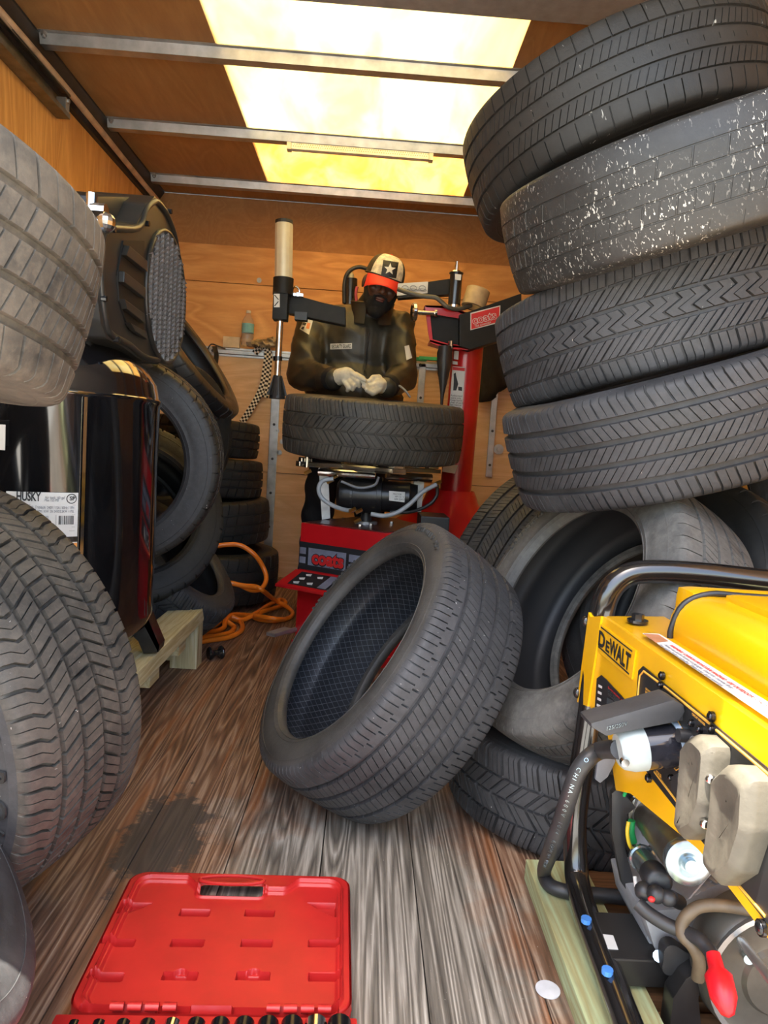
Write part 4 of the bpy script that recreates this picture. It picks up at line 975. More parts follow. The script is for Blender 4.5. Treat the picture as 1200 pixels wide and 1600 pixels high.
link('pivot_bracket', MB().prism([at(*q, y=ya) for q in ((664, 477), (700, 478), (724, 486), (732, 492), (732, 500), (672, 490), (676, 530), (700, 537), (735, 541), (735, 547), (698, 545), (672, 535), (669, 520))], (0, .006, 0)).prism([at(*q, y=ya) for q in ((664, 477), (700, 478), (732, 490), (728, 492), (699, 482), (666, 480))], (0, .12, 0)).prism([at(*q, y=ya) for q in ((672, 531), (700, 539), (728, 541), (728, 544), (699, 542), (672, 534))], (0, .12, 0)).mesh(), RED, mc)
link('pivot_block', MB().prism([at(*q, y=ya + .02) for q in ((668, 481), (735, 488), (735, 543), (676, 533))], (0, .10, 0)).mesh(bevel=.004), SATIN, mc)
link('swing_arm', MB().prism([at(*q, y=2.97) for q in ((718, 491), (735, 486), (815, 458), (815, 522), (735, 546), (718, 540))], (0, .09, 0)).mesh(bevel=.004), SATIN, mc)
al = link('arm_label', MB().prism([at(*q, y=2.968) for q in ((735, 489), (782, 477), (781, 504), (735, 516))], (0, .0015, 0)).mesh(), WHITE, mc, label='red maker plate with white border')
link('plate', MB().prism([at(*q, y=2.967) for q in ((736.5, 490.5), (780.5, 479), (779.5, 502.5), (736.5, 514.5))], (0, .001, 0)).mesh(), REDL, al)
pa, pb = at(739, 507, y=2.966), at(777, 497, y=2.966); dr_ = (pb - pa).normalized(); upv = Vector((0, 0, 1)) - dr_ * dr_.z
text('lettering', 'coats', WHITE, al, pa, dr_, upv.normalized(), .045, .0005, .0022, fitw=(pb - pa).length)
text('lettering', 'coats', REDL, al, pa + Vector((.0015, -.0008, .001)), dr_, upv.normalized(), .043, .0005, .0004, fitw=(pb - pa).length * .97)
text('lettering', 'TIRE CHANGER', WHITE, al, at(742, 511.5, y=2.966), dr_, upv.normalized(), .010, .0005)
k0 = at(645, 488, y=2.98); k1 = at(680, 490, y=2.99); kd = (k1 - k0).normalized()
link('adjuster_knob', MB().lathe(k0, kd, [(-.006, 0), (-.006, .030), (0, .038), (.012, .038), (.016, .032), (.016, .010), (.09, .009), (.09, .016), (.10, .016), (.10, .0)], 28).mesh(), CHROME, mc, smooth=35)
link('bolt', MB().cyl(at(704, 533, y=2.98), at(704, 545, y=2.98), .010, n=10).mesh(), CHROME, mc)
link('bead_bar', MB().lathe(at(696, 541, y=2.985), (at(690, 632, y=2.985) - at(696, 541, y=2.985)), [(0, .028), (.06, .032), (.12, .022), (.20, .008), (.27, .0035), (.27, 0)], 16).mesh(), BLACKP, mc, smooth=50)
vt0, vt1 = at(709, 482, y=3.03), at(713, 428, y=3.03)
link('lock_cylinder', MB().lathe(vt0, vt1 - vt0, [(-.01, 0), (-.01, .030), (.0, .030), (.002, .026), ((vt1 - vt0).length, .026), ((vt1 - vt0).length, .030), ((vt1 - vt0).length + .004, .030), ((vt1 - vt0).length + .004, 0)], 24).mesh(), BLACKM, mc, smooth=35)
link('cylinder_cap', MB().lathe(vt1, vt1 - vt0, [(0, .022), (.012, .018), (.012, .009), (.035, .009), (.035, .007), (.05, .007), (.05, 0)], 18).cyl(vt0 + Vector((0, 0, -.012)), vt0 + Vector((0, 0, .012)), .029, n=24).mesh(), CHROME, mc, smooth=35)
link('cylinder_label', MB().prism([at(*q, y=3.0) for q in ((711, 428), (721, 429), (720, 438), (711, 437))], (0, .001, 0)).mesh(), WHITE, mc)
link('cross_arm', MB().prism([at(*q, y=3.07) for q in ((622, 447), (704, 435), (704, 460), (622, 466))], (0, .05, 0)).mesh(bevel=.004), SATIN, mc)
adl = link('instruction_label', MB().prism([at(*q, y=3.068) for q in ((622, 443), (669, 440), (668, 458), (620, 462))], (0, .0015, 0)).mesh(), WHITE, mc, label='cream label with tyre drawings')
for px in (633, 646, 660):
    c = at(px, 450, y=3.066); link('drawing', MB().tube([c + Vector((.014 * math.cos(t), 0, .010 * math.sin(t))) for t in np.linspace(0, 2 * PI, 13)[:-1]], .0012, 4, True, 1).tube([c + Vector((.018 * math.cos(t), 0, -.008 + .005 * math.sin(t))) for t in np.linspace(0, 2 * PI, 13)[:-1]], .0012, 4, True, 1).mesh(), PRINTG, adl)
link('air_line', MB().tube([at(622, 452, y=3.0), at(640, 458, y=2.98), at(662, 463, y=2.98), at(680, 465, y=2.98), at(690, 472, y=2.98), at(700, 480, y=2.98), at(716, 483, y=3.0), at(736, 477, y=3.03)], .0095, 10).mesh(), mat('grey_hose', (.10, .09, .07), .45), mc, smooth=60)
# tape roll on top of the swing arm
tpc = at(739, 480, y=3.02)
solo('tape_roll', MB().lathe(tpc + Vector((0, .0, 0)), (.25, .1, 1), [(0, .05), (0, .034), (.075, .034), (.075, .05)], 32, True).mesh(), mat('beige_tape', (.50, .36, .19), .5), 'beige tape roll resting on the black arm behind the column', 'tape roll', smooth=40)
# helper press arm at the left
pr0 = at(443, 458, y=3.0)
link('press_cylinder', MB().prism([at(443, 436, y=3.0) + Vector((.034 * math.cos(t) * (1 + .08 * (k % 2)), .034 * math.sin(t), 0)) for k, t in enumerate(np.linspace(0, 2 * PI, 25)[:-1])], at(444, 350, y=3.0) - at(443, 436, y=3.0)).mesh(), mat('cream_enamel', (.62, .56, .42), .35, .2, .05), mc, smooth=30)
link('cylinder_end', MB().cyl(at(444, 350, y=3.0), at(444, 345, y=3.0), .036, n=24).mesh(), BLACKP, mc)
link('press_head', MB().cyl(at(442, 461, y=3.0), at(443, 435, y=3.0), .042, n=24).obox(at(439, 480, y=3.0), (.030, 0, 0), (0, .035, 0), (0, 0, .055), .006).cyl(at(438, 498, y=3.0), at(438, 478, y=3.0), .026, n=20).mesh(), SATIN, mc, smooth=35)
pl = link('press_label', MB().prism([at(*q, y=2.963) for q in ((428, 459), (437, 459), (437, 480), (428, 480))], (0, .001, 0)).mesh(), WHITE, mc, label='white label with crossed arrows')
link('arrow', MB().tube([at(429, 461, y=2.961), at(435, 468, y=2.961)], .002, 5, sub=1).tube([at(429, 478, y=2.961), at(435, 471, y=2.961)], .002, 5, sub=1).mesh(), PRINT, pl)
link('press_rod', MB().cyl(at(438, 497, y=3.0), at(433, 592, y=3.0), .0135, n=20).mesh(), CHROME, mc, smooth=35)
link('rod_collar', MB().cyl(at(434, 557, y=3.0), at(434, 564, y=3.0), .019, n=16).mesh(), BLACKM, mc)
cf = MB(); c0, c1 = at(434, 587, y=3.0), at(433, 618, y=3.0)
cf.lathe(c0, c1 - c0, [(0, .014), (.005, .018), (.05, .026), (.095, .034), (.095, 0)], 16)
for k in range(8):
    a = 2 * PI * k / 8; d = Vector((math.cos(a), math.sin(a), 0)); cf.prism([c0 + d * .012, c0 + d * .018, c1 + d * .042, c1 + d * .02], Vector((-d.y, d.x, 0)) * .005)
link('press_foot', cf.mesh(), BLACKP, mc)
link('press_arm', MB().prism([at(*q, y=3.03) for q in ((446, 460), (470, 463), (506, 473), (540, 480), (540, 508), (500, 500), (446, 488))], (0, .06, 0)).mesh(bevel=.005), SATIN, mc)
link('arm_rack', MB().box(tuple(at(460, 499, y=3.02)), tuple(at(480, 488, y=3.02) + Vector((0, .05, 0)))).mesh(), BLACKP, mc)
link('valve', MB().obox(at(461, 461, y=3.02), (.035, 0, 0), (0, .012, 0), (0, 0, .007), .002).cyl(at(465, 458, y=3.02), at(465, 464, y=3.02), .014, n=10).tube([at(458, 452, y=3.02), at(462, 447, y=3.02), at(467, 452, y=3.02), at(468, 460, y=3.02)], .003, 6).mesh(), CHROME, mc)
b0 = at(548, 476, y=3.62)
link('rear_cylinder', MB().cyl(at(547, 520, y=3.62), at(548, 436, y=3.62), .034, n=20).mesh(), BLACKM, mc, smooth=35)
link('rear_cap', MB().lathe(at(548, 436, y=3.62), (0, 0, 1), [(0, .014), (.02, .016), (.035, .007), (.045, .007), (.045, 0)], 12).mesh(), mat('cream_enamel_cap', (.62, .56, .36), .35), mc)
link('rear_hose', MB().tube([at(538, 474, y=3.6), at(538, 445, y=3.6), at(543, 427, y=3.6), at(556, 418, y=3.6), at(570, 419, y=3.6), at(590, 430, y=3.6)], .010, 10).mesh(), BLACKP, mc, smooth=60)

# ---------------------------------------------------------------- the man
from mathutils.bvhtree import BVHTree
def bvh(o):
    me = o.data; P = XF[o.name]
    return BVHTree.FromPolygons([P @ v.co for v in me.vertices], [tuple(p.vertices) for p in me.polygons])
def cast(tree, px, py, lift=.002):
    d = Vector(ROT.T @ np.array([px - CX, py - CY, F])).normalized(); h = tree.ray_cast(Vector(CAM), d)
    if h[0] is None:
        h = tree.find_nearest(Vector(CAM) + d * (3.25 / d.y))
    return h[0] - d * lift
def stick(name, tree, quad, m, parent, n=(6, 4), lift=.003, label=None):
    """patch laid onto the cloth; quad TL, TR, BR, BL"""
    q = [np.array(p, float) for p in quad]; vs = []; last = None
    for j in range(n[1] + 1):
        for i in range(n[0] + 1):
            a, b_ = i / n[0], j / n[1]; p = (q[0] * (1 - a) + q[1] * a) * (1 - b_) + (q[3] * (1 - a) + q[2] * a) * b_
            h = cast(tree, p[0], p[1], lift); last = h or last; vs.append(h or last)
    k = n[0] + 1; fs = [(j * k + i, j * k + i + 1, (j + 1) * k + i + 1, (j + 1) * k + i) for j in range(n[1]) for i in range(n[0])]
    return link(name, MB().add(vs, fs).mesh(fix=False), m, parent, label=label)
def sticktext(s_, tree, quad, m, parent, bold=.0, lift=.005):
    q = [np.array(p, float) for p in quad]
    o = text('lettering', s_, m, parent, (0, 0, 0), (1, 0, 0), (0, 1, 0), 1., .0, bold, world=False)
    xs = [v.co.x for v in o.data.vertices]; x0, x1 = min(xs), max(xs); Pi = XF[parent.name].inverted(); last = Vector((0, 3, 1))
    for v in o.data.vertices:
        a = (v.co.x - x0) / (x1 - x0); b_ = 1 - min(1.1, max(-.2, v.co.y / .72))
        p = (q[0] * (1 - a) + q[1] * a) * (1 - b_) + (q[3] * (1 - a) + q[2] * a) * b_
        last = cast(tree, p[0], p[1], lift) or last; v.co = Pi @ last
    return o
man = thing('person', 'man in a dark jacket and red-brimmed cap looking down at his gloved hands', 'person', (-.08, 3.44, 0))
J = mat('dark_olive_nylon', (.032, .029, .021), .42, 0, .2, 9, .25)
PANTS = mat('navy_trousers', (.010, .011, .018), .8, 0, .2, 20, .2)
SKIN = mat('dark_brown_skin', (.115, .052, .031), .42, 0, .15, 30)
sL, sR = at(490, 508, y=3.42), at(622, 512, y=3.42)
eL, eR = at(472, 585, y=3.30), at(630, 588, y=3.28)
wL, wR = at(520, 592, y=3.08), at(606, 604, y=3.08)
tx = -.075
jp = [('e', (tx, 3.44, 1.28), (.222, .138, .20)), ('e', (tx, 3.43, 1.05), (.235, .150, .21)), ('e', (tx - .01, 3.42, .87), (.24, .155, .16)), ('e', (tx + .01, 3.45, 1.40), (.165, .095, .075)),
      ('c', (tx, 3.44, 1.40), sL, .085, .082), ('c', (tx, 3.44, 1.40), sR, .085, .080), ('c', sL, eL, .088, .076), ('c', eL, wL, .076, .052), ('c', sR, eR, .084, .072), ('c', eR, wR, .072, .052),
      ('c', (tx + .045, 3.43, 1.42), (tx + .075, 3.375, 1.475), .085, .078), ('e', (tx - .03, 3.40, .80), (.27, .15, .05)), ('e', eL, (.075, .07, .075)), ('e', eR, (.07, .065, .07))]
jm = blob(jp, .010, 8)
for v in jm.vertices:   # folds
    x, y, z = v.co
    arm = 1.0 if (x < -.24 or x > .09) else .35
    f = .5 - abs(math.sin(21 * z + 16 * x + 2.2 * math.sin(11 * x + 7 * z))) ** .6 + .5 * (.5 - abs(math.sin(34 * x - 17 * z + 2 * math.sin(15 * z)))) + .25 * math.sin(80 * z + 45 * x)
    v.co += v.normal * .0085 * f * arm
    if abs(x - (tx + .035)) < .012 and y < 3.42 and z < 1.36: v.co.y -= .004
jk_ = link('jacket', jm, J, man, True, 180)
jt = bvh(jk_)
trs = blob([('e', (tx, 3.46, .84), (.16, .12, .10)), ('c', (tx - .10, 3.46, .80), (tx - .145, 3.43, .46), .098, .075), ('c', (tx - .145, 3.43, .46), (tx - .16, 3.47, .09), .075, .066), ('c', (tx + .10, 3.46, .80), (tx + .11, 3.43, .46), .098, .075), ('c', (tx + .11, 3.43, .46), (tx + .12, 3.47, .09), .075, .066)], .012, 6)
for v in trs.vertices: v.co += v.normal * .006 * math.sin(46 * v.co.z + 20 * v.co.x + 2 * math.sin(30 * v.co.x))
link('trousers', trs, PANTS, man, True, 180)
for sx in (-.16, .12):
    link('boot', blob([('e', (tx + sx, 3.47, .06), (.052, .06, .06)), ('c', (tx + sx, 3.46, .045), (tx + sx * 1.1, 3.34, .04), .045, .040)], .010, 3), BLACKP, man, True, 180)
# the body under the clothes: one skin from head to wrists
hc = at(598, 444, y=3.285)
HM = Matrix.Translation(hc) @ Matrix.Rotation(math.radians(8), 4, 'Z') @ Matrix.Rotation(math.radians(13), 4, 'Y') @ Matrix.Rotation(math.radians(13), 4, 'X') @ Matrix.Diagonal((1.08, 1.05, 1.0, 1))
def H_(x, y, z): return HM @ Vector((x, y, z))
R3 = HM.to_3x3().to_4x4()
bp = [('e', H_(0, .015, .03), (.074, .094, .085), R3), ('e', H_(0, -.018, -.03), (.060, .068, .082), R3), ('e', H_(0, -.035, -.085), (.044, .045, .034), R3),
      ('c', H_(0, -.086, .004), H_(0, -.104, -.034), .0085, .0125), ('e', H_(.012, -.094, -.038), (.009, .009, .007), R3), ('e', H_(-.012, -.094, -.038), (.009, .009, .007), R3),
      ('e', H_(.028, -.076, .020), (.023, .014, .008), R3), ('e', H_(-.028, -.076, .020), (.023, .014, .008), R3), ('e', H_(.036, -.064, -.028), (.022, .018, .018), R3), ('e', H_(-.036, -.064, -.028), (.022, .018, .018), R3),
      ('e', H_(.027, -.077, .0), (.013, .011, .010), R3), ('e', H_(-.027, -.077, .0), (.013, .011, .010), R3),
      ('e', H_(.077, .012, -.012), (.009, .018, .030), R3), ('e', H_(-.077, .012, -.012), (.009, .018, .030), R3), ('e', H_(0, -.088, -.062), (.022, .010, .006), R3), ('e', H_(0, -.086, -.073), (.018, .010, .007), R3),
      ('c', H_(0, .02, -.06), (tx + .045, 3.43, 1.40), .056, .062), ('c', (tx + .045, 3.43, 1.40), (tx + .02, 3.45, 1.25), .062, .09)]
link('body', blob(bp, .0042, 3), SKIN, man, True, 180)
link('mouth', MB().sphere(H_(0, -.0905, -.0655), (.021, .0075, .0045), 16, R3).sphere(H_(0, -.0895, -.0735), (.018, .0080, .0055), 16, R3).mesh(), mat('lips', (.12, .045, .035), .45), man, smooth=180)
for s_ in (-1, 1):
    link('eye', MB().sphere(H_(.027 * s_, -.0835, -.0035), (.0125, .006, .0038), 12, R3).mesh(), mat('eye_white', (.30, .26, .22), .3), man, smooth=180)
HAIR = mat('black_hair', (.006, .005, .005), .85, 0, .3, 120, .5)
bd = [('e', H_(0, -.046, -.092), (.055, .048, .044), R3), ('c', H_(.066, -.004, -.015), H_(.046, -.048, -.085), .013, .018), ('c', H_(-.066, -.004, -.015), H_(-.046, -.048, -.085), .013, .018), ('e', H_(0, -.066, -.118), (.036, .032, .034), R3),
      ('c', H_(-.024, -.090, -.058), H_(0, -.097, -.050), .005, .005), ('c', H_(.024, -.090, -.058), H_(0, -.097, -.050), .005, .005), ('c', H_(-.026, -.088, -.06), H_(-.026, -.078, -.09), .007, .012), ('c', H_(.026, -.088, -.06), H_(.026, -.078, -.09), .007, .012)]
link('beard', blob(bd, .0045, 2), HAIR, man, True, 180)
# collar
def ringpt(t, zz, r): return H_(0, .02, -.06).lerp(Vector((tx + .045, 3.43, 1.40)), .62) + Vector((math.cos(t) * r, math.sin(t) * r * .92 , zz + .018 * math.sin(t)))
vs, fs = [], []; n = 40
for k, (zz, r) in enumerate(((-.055, .108), (-.02, .100), (.02, .098), (.042, .104), (.045, .099), (.02, .091), (-.02, .092))):
    for i in range(n + 1):
        t = -PI / 2 + .30 + (2 * PI - .60) * i / n
        vs.append(ringpt(t, zz, r))
for k in range(6):
    for i in range(n): fs.append((k * (n + 1) + i, k * (n + 1) + i + 1, (k + 1) * (n + 1) + i + 1, (k + 1) * (n + 1) + i))
link('collar', MB().add(vs, fs).mesh(), J, man, True, 60)
link('collar_lining', MB().tube([at(558, 448, y=3.30), at(556, 458, y=3.30), at(557, 470, y=3.30)], .007, 8).mesh(), mat('red_lining', (.42, .05, .06), .6), man, True, 60)
zp = [cast(jt, q[0], q[1], .002) for q in ((577, 520), (575, 535), (573, 550), (572, 565), (570, 580))]
link('zip', MB().tube([p for p in zp if p], .0035, 6).mesh(), PRINT, man)
# cap
CW, CR_, CD = mat('cap_white', (.68, .62, .50), .7, 0, .25, 60), mat('cap_red', (.72, .035, .02), .6, 0, .1), mat('cap_dark', (.035, .03, .022), .75, 0, .2, 60, .2)
def crown(a0, a1, m, name, grow=0., n=14):
    vs, fs = [], []; K = 12
    for i in range(n + 1):
        a = math.radians(a0 + (a1 - a0) * i / n)
        for k in range(K + 1):
            e_ = PI / 2 * k / K; c_ = math.cos(e_) ** .62
            vs.append(H_(math.sin(a) * (.083 + grow) * c_, .012 - math.cos(a) * (.105 + grow) * c_, (.028 + (.100 + grow) * math.sin(e_) ** .95)))
    for i in range(n):
        for k in range(K): fs.append((i * (K + 1) + k, (i + 1) * (K + 1) + k, (i + 1) * (K + 1) + k + 1, i * (K + 1) + k + 1))
    return link(name, MB().add(vs, fs).mesh(), m, cap_, True, 60)
cap_ = link('cap', MB().tube([H_(math.sin(t) * .0835, .012 - math.cos(t) * .1055, .030) for t in np.linspace(0, 2 * PI, 33)[:-1]], .0035, 6, True, 1).mesh(), CD, man)
crown(-52, 52, CW, 'front_panel', .001); crown(52, 308, CD, 'back_panel')
link('top_button', MB().sphere(H_(0, .012, .129), .006, 10).mesh(), CR_, cap_)
vs, fs = [], []; nu, nv = 16, 6
for s_ in (0, 1):
    for j in range(nv + 1):
        for i in range(nu + 1):
            u = -1 + 2 * i / nu; v_ = j / nv; a = u * 1.05
            rx, ryy = .083 + .0 * v_, .105 + .060 * v_ * math.sqrt(max(0, 1 - u * u * .82))
            vs.append(H_(math.sin(a) * (rx + .004), .012 - math.cos(a) * ryy, (.030 - .036 * v_) - .026 * (u * u) * v_ * .9 - .006 * u * u - .003 * s_))
k = nu + 1; off = (nu + 1) * (nv + 1)
for j in range(nv):
    for i in range(nu):
        q = (j * k + i, j * k + i + 1, (j + 1) * k + i + 1, (j + 1) * k + i); fs += [q, tuple(x + off for x in q[::-1])]
for i in range(nu): fs.append((nv * k + i, nv * k + i + 1, off + nv * k + i + 1, off + nv * k + i))
link('brim', MB().add(vs, fs).mesh(), CR_, cap_, True, 60)
ct = bvh([c for c in cap_.children if c.name.startswith('front_panel')][0])
pt = stick('star_patch', ct, ((599, 406), (623, 410), (619, 435), (595, 431)), PRINT, cap_, lift=.0035)
sc_ = np.array((609, 420.5)); vs = []
for k in range(10):
    r_ = 9.5 if k % 2 == 0 else 4.0; a = -PI / 2 + k * PI / 5 + .12; vs.append(cast(ct, sc_[0] + r_ * math.cos(a), sc_[1] + r_ * math.sin(a), .006))
vs.append(cast(ct, sc_[0], sc_[1], .006))
if all(v is not None for v in vs): link('star', MB().add(vs, [(k, (k + 1) % 10, 10) for k in range(10)]).mesh(fix=False), WHITE, cap_)
# gloves
GL_ = mat('cream_work_glove', (.66, .62, .50), .7, 0, .15, 50, .2)
Y1 = 3.02
def hp_(px, py, y=Y1): return at(px, py, y=y)
left = [('c', wL, hp_(535, 588, 3.05), .036, .036), ('e', hp_(541, 587, 3.04), (.042, .034, .036)),
        ('c', hp_(549, 582), hp_(559, 588, 2.995), .0125, .0115), ('c', hp_(559, 588, 2.995), hp_(570, 594, 2.98), .0115, .0095),
        ('c', hp_(550, 589), hp_(559, 597, 2.99), .0125, .0115), ('c', hp_(559, 597, 2.99), hp_(561, 603, 3.0), .0115, .010),
        ('c', hp_(545, 594), hp_(553, 603, 2.99), .0125, .0115), ('c', hp_(553, 603, 2.99), hp_(551, 608, 3.0), .0115, .010),
        ('c', hp_(538, 596), hp_(545, 606, 3.0), .0115, .0105), ('c', hp_(545, 606, 3.0), hp_(543, 610, 3.01), .0105, .009),
        ('c', hp_(541, 585, 3.05), hp_(556, 585, 3.05), .014, .012), ('c', hp_(556, 585, 3.05), hp_(568, 591, 3.01), .012, .0095)]
right = [('c', wR, hp_(597, 603, 3.06), .034, .034), ('e', hp_(591, 601, 3.04), (.036, .034, .028)),
         ('c', hp_(588, 594, 3.04), hp_(577, 597, 3.03), .012, .011), ('c', hp_(577, 597, 3.03), hp_(571, 595, 3.01), .011, .009),
         ('c', hp_(589, 600, 3.02), hp_(575, 605, 3.0), .0125, .0115), ('c', hp_(575, 605, 3.0), hp_(566, 596, 2.99), .0115, .009),
         ('c', hp_(590, 605, 3.02), hp_(577, 611, 2.995), .0125, .0115), ('c', hp_(577, 611, 2.995), hp_(568, 603, 2.985), .0115, .009),
         ('c', hp_(593, 609, 3.02), hp_(582, 615, 2.995), .012, .011), ('c', hp_(582, 615, 2.995), hp_(573, 610, 2.98), .011, .009),
         ('c', hp_(592, 590, 3.05), hp_(583, 590, 3.03), .014, .012), ('c', hp_(583, 590, 3.03), hp_(577, 596, 3.01), .012, .0095)]
link('glove', blob(left, .0032, 2), GL_, man, True, 180); link('glove', blob(right, .0032, 2), GL_, man, True, 180)
for w_, e_ in ((wL, eL), (wR, eR)):
    d = (w_ - e_).normalized(); link('cuff', MB().lathe(w_ - d * .02, d, [(0, .046), (0, .050), (.02, .051), (.035, .046), (.035, .03)], 24).mesh(), CLOTHB, man, True, 60)
# badges
np_ = stick('name_strip', jt, ((516, 537), (550, 536), (550, 545), (516, 546)), WHITE, man, label='white name strip reading security guard')
sticktext('SECURITY GUARD', jt, ((518, 538.5), (548.5, 537.5), (548.5, 543.5), (518, 544.5)), PRINT, man, .012)
b1_ = stick('shoulder_badge', jt, ((477, 496), (489, 501), (483, 523), (468, 514)), WHITE, man, label='white shoulder badge with red and black marks')
stick('badge_mark', jt, ((474, 503), (479, 505), (477, 509), (472, 507)), PRINT, man, (2, 2), .006)
stick('badge_mark', jt, ((472, 511), (476, 510), (474, 515), (470, 514)), PRINT, man, (2, 2), .006)
stick('badge_mark', jt, ((480, 504), (485, 505), (483, 514), (478, 513)), mat('badge_orange', (.70, .22, .08), .5), man, (2, 2), .006)
stick('shoulder_badge', jt, ((632, 541), (639, 539), (644, 559), (635, 563)), WHITE, man, (4, 4))
link('grey_cord', MB().tube([at(617, 604, y=3.1), at(624, 603, y=3.06), at(633, 610, y=3.03), at(641, 621, y=3.02)], .0045, 8).mesh(), PRINTG, man, True, 60)

# ---------------------------------------------------------------- open red tool case
CZ = .018
q_ = [at(190, 1367, z=CZ), at(535, 1371, z=CZ), at(550, 1592, z=CZ), at(100, 1586, z=CZ)]
O_ = q_[3]; ux = (q_[2] - q_[3]); uw = ux.length; ux = ux.normalized(); uy = Vector((-ux.y, ux.x, 0)); uh = ((q_[0] - q_[3]).dot(uy) + (q_[1] - q_[2]).dot(uy)) / 2
CASE = mat('red_case_plastic', (.43, .014, .013), .42, 0, .10, 14, .04)
case = thing('tool_case', 'open red plastic tool case lying on the floor, empty lid nearest the tyres', 'tool case', O_ + ux * uw / 2)
def loc(px, py): p = at(px, py, z=.028) - O_; return p.dot(ux), p.dot(uy)
K8 = lambda x, y: (60 + x / 2.143, 1320 + y / 2.143)
slots = [(K8(525, 210), 104, 0), (K8(742, 212), 100, 0), (K8(266, 310), 115, 1), (K8(500, 310), 112, 0), (K8(732, 312), 106, 0), (K8(958, 313), 104, 1), (K8(226, 423), 120, 0), (K8(475, 420), 118, 2), (K8(720, 420), 114, 2), (K8(960, 423), 110, 0), (K8(192, 541), 118, 1), (K8(452, 541), 116, 0), (K8(706, 541), 114, 0), (K8(953, 541), 108, 1)]
nx, ny = 300, 250
U, V_ = np.meshgrid(np.linspace(0, uw, nx), np.linspace(0, uh, ny), indexing='ij')
def rr_dist(u, v, x0, y0, x1, y1, r):
    cx, cy = (x0 + x1) / 2, (y0 + y1) / 2; dx = np.abs(u - cx) - (x1 - x0) / 2 + r; dy = np.abs(v - cy) - (y1 - y0) / 2 + r
    return np.hypot(np.maximum(dx, 0), np.maximum(dy, 0)) + np.minimum(np.maximum(dx, dy), 0) - r
sm = lambda x: np.clip(x, 0, 1) ** 2 * (3 - 2 * np.clip(x, 0, 1))
d0 = rr_dist(U, V_, 0, 0, uw, uh, .030)
cxm = uw * .515
notch = sm((.085 - np.abs(U - cxm)) / .03 + .5)   # plateau dips round the handle
d1 = np.maximum(rr_dist(U, V_, .014, .006, uw - .014, uh - .018, .026), V_ - (uh - .018 - .026 * notch))
Z = .012 + .012 * sm(-d0 / .004) + .006 * sm(1 - np.abs(d1 + .001) / .0035) - .005 * sm(-(d1 + .006) / .004)
for (p, wd, kind) in slots:
    u, v = loc(*p); wpx = wd / 2.143; hw = wpx * abs(at(p[0] + 10, p[1], z=.028).x - at(p[0], p[1], z=.028).x) / 20; hv = .0085
    dd = rr_dist(U, V_, u - hw, v - hv, u + hw, v + hv, .002)
    Z -= .015 * sm(-dd / .0012)
    if kind: 
        dd = np.maximum(np.hypot(U - u, (V_ - v - (.003 if kind == 2 else 0))) - (.010 if kind == 2 else .006), 0); Z -= (.003 if kind == 1 else .008) * sm(1 - dd / .002) * (Z > .016)
for (p, sx) in ((K8(280, 190), 1), (K8(975, 190), -1)):
    u, v = loc(*p)
    uc, vc = (loc(*K8(262, 222)) if sx > 0 else loc(*K8(998, 225)))
    a_ = (U - uc) * sx; b_ = V_ - vc; tri = np.maximum.reduce([-a_, b_ - .036, -(b_), a_ - .060, (a_ - .018) - (b_ - .0) * .9 - 0 * a_ if False else (a_ * .8 - b_ - .004)])
    Z -= .010 * sm(-tri / .0015)
hu0, hv0 = loc(*K8(535, 155)); hu1, hv1 = loc(*K8(757, 132))
hd_ = rr_dist(U, V_, hu0, hv0, hu1, hv1, .008)
Z += .004 * sm(1 - np.abs(hd_ - .004) / .004)
for (x0, x1) in ((.26, .42), (.87, .93)): pass
cut = np.zeros_like(Z, bool)
for a_, b_ in ((.115, .135), (.82, .835), (.93, .945), (.30, .315)): cut |= (np.abs(U / uw - (a_ + b_) / 2) < (b_ - a_) / 2) & (V_ > uh - .006)
Vt = np.stack([O_.x + ux.x * U + uy.x * V_, O_.y + ux.y * U + uy.y * V_, Z], -1)
fm = (d0[:-1, :-1] < .0005) & (hd_[:-1, :-1] > -.001) & ~cut[:-1, :-1]
lid = gridmesh('lid', Vt, mask=fm)
ld = link('lid', lid, CASE, case, True, 50)
# rim wall so the lid has a body
rimp = []
for k in range(4):
    cxy = ((uw - .03, uh - .03), (.03, uh - .03), (.03, .03), (uw - .03, .03))[k]
    for t in np.linspace(k * PI / 2, (k + 1) * PI / 2, 7): rimp.append(O_ + ux * (cxy[0] + .030 * math.cos(t)) + uy * (cxy[1] + .030 * math.sin(t)))
n = len(rimp); vs = [Vector((p.x, p.y, z)) for z in (.002, .022) for p in rimp]
link('lid_wall', MB().add(vs, [(k, (k + 1) % n, n + (k + 1) % n, n + k) for k in range(n)]).mesh(), CASE, case, True, 40)
hr = [O_ + ux * (hu0 + (hu1 - hu0) * (.5 - .5 * math.cos(t))) + uy * ((hv0 + hv1) / 2 + (hv1 - hv0) / 2 * math.sin(t)) + Vector((0, 0, .024)) for t in np.linspace(0, 2 * PI, 21)[:-1]]
link('handle_rim', MB().tube(hr, .003, 6, True, 2).mesh(), CASE, case, True, 60)
for u in (.20, .26, .32, .38, .74, .80, .86, .92):
    p = O_ + ux * uw * (u - .02) + Vector((0, 0, .014)); link('hinge', MB().cyl(p - ux * .009, p + ux * .009, .0055, n=12).mesh(), CASE, case, True, 40)
tp0 = O_ - uy * .30 - ux * .006; W2 = uw + .012
link('tray', MB().prism([tp0 + Vector((0, 0, .002)), tp0 + ux * W2 + Vector((0, 0, .002)), tp0 + ux * W2 + uy * .288 + Vector((0, 0, .002)), tp0 + uy * .288 + Vector((0, 0, .002))], (0, 0, .010)).mesh(bevel=.003), CASE, case, True, 40)
SOC = mat('black_chrome', (.05, .05, .055), .22, .9, .1)
nth = ('leftmost', 'second', 'third', 'fourth', 'fifth', 'sixth', 'seventh', 'eighth', 'ninth', 'tenth', 'eleventh', 'rightmost')
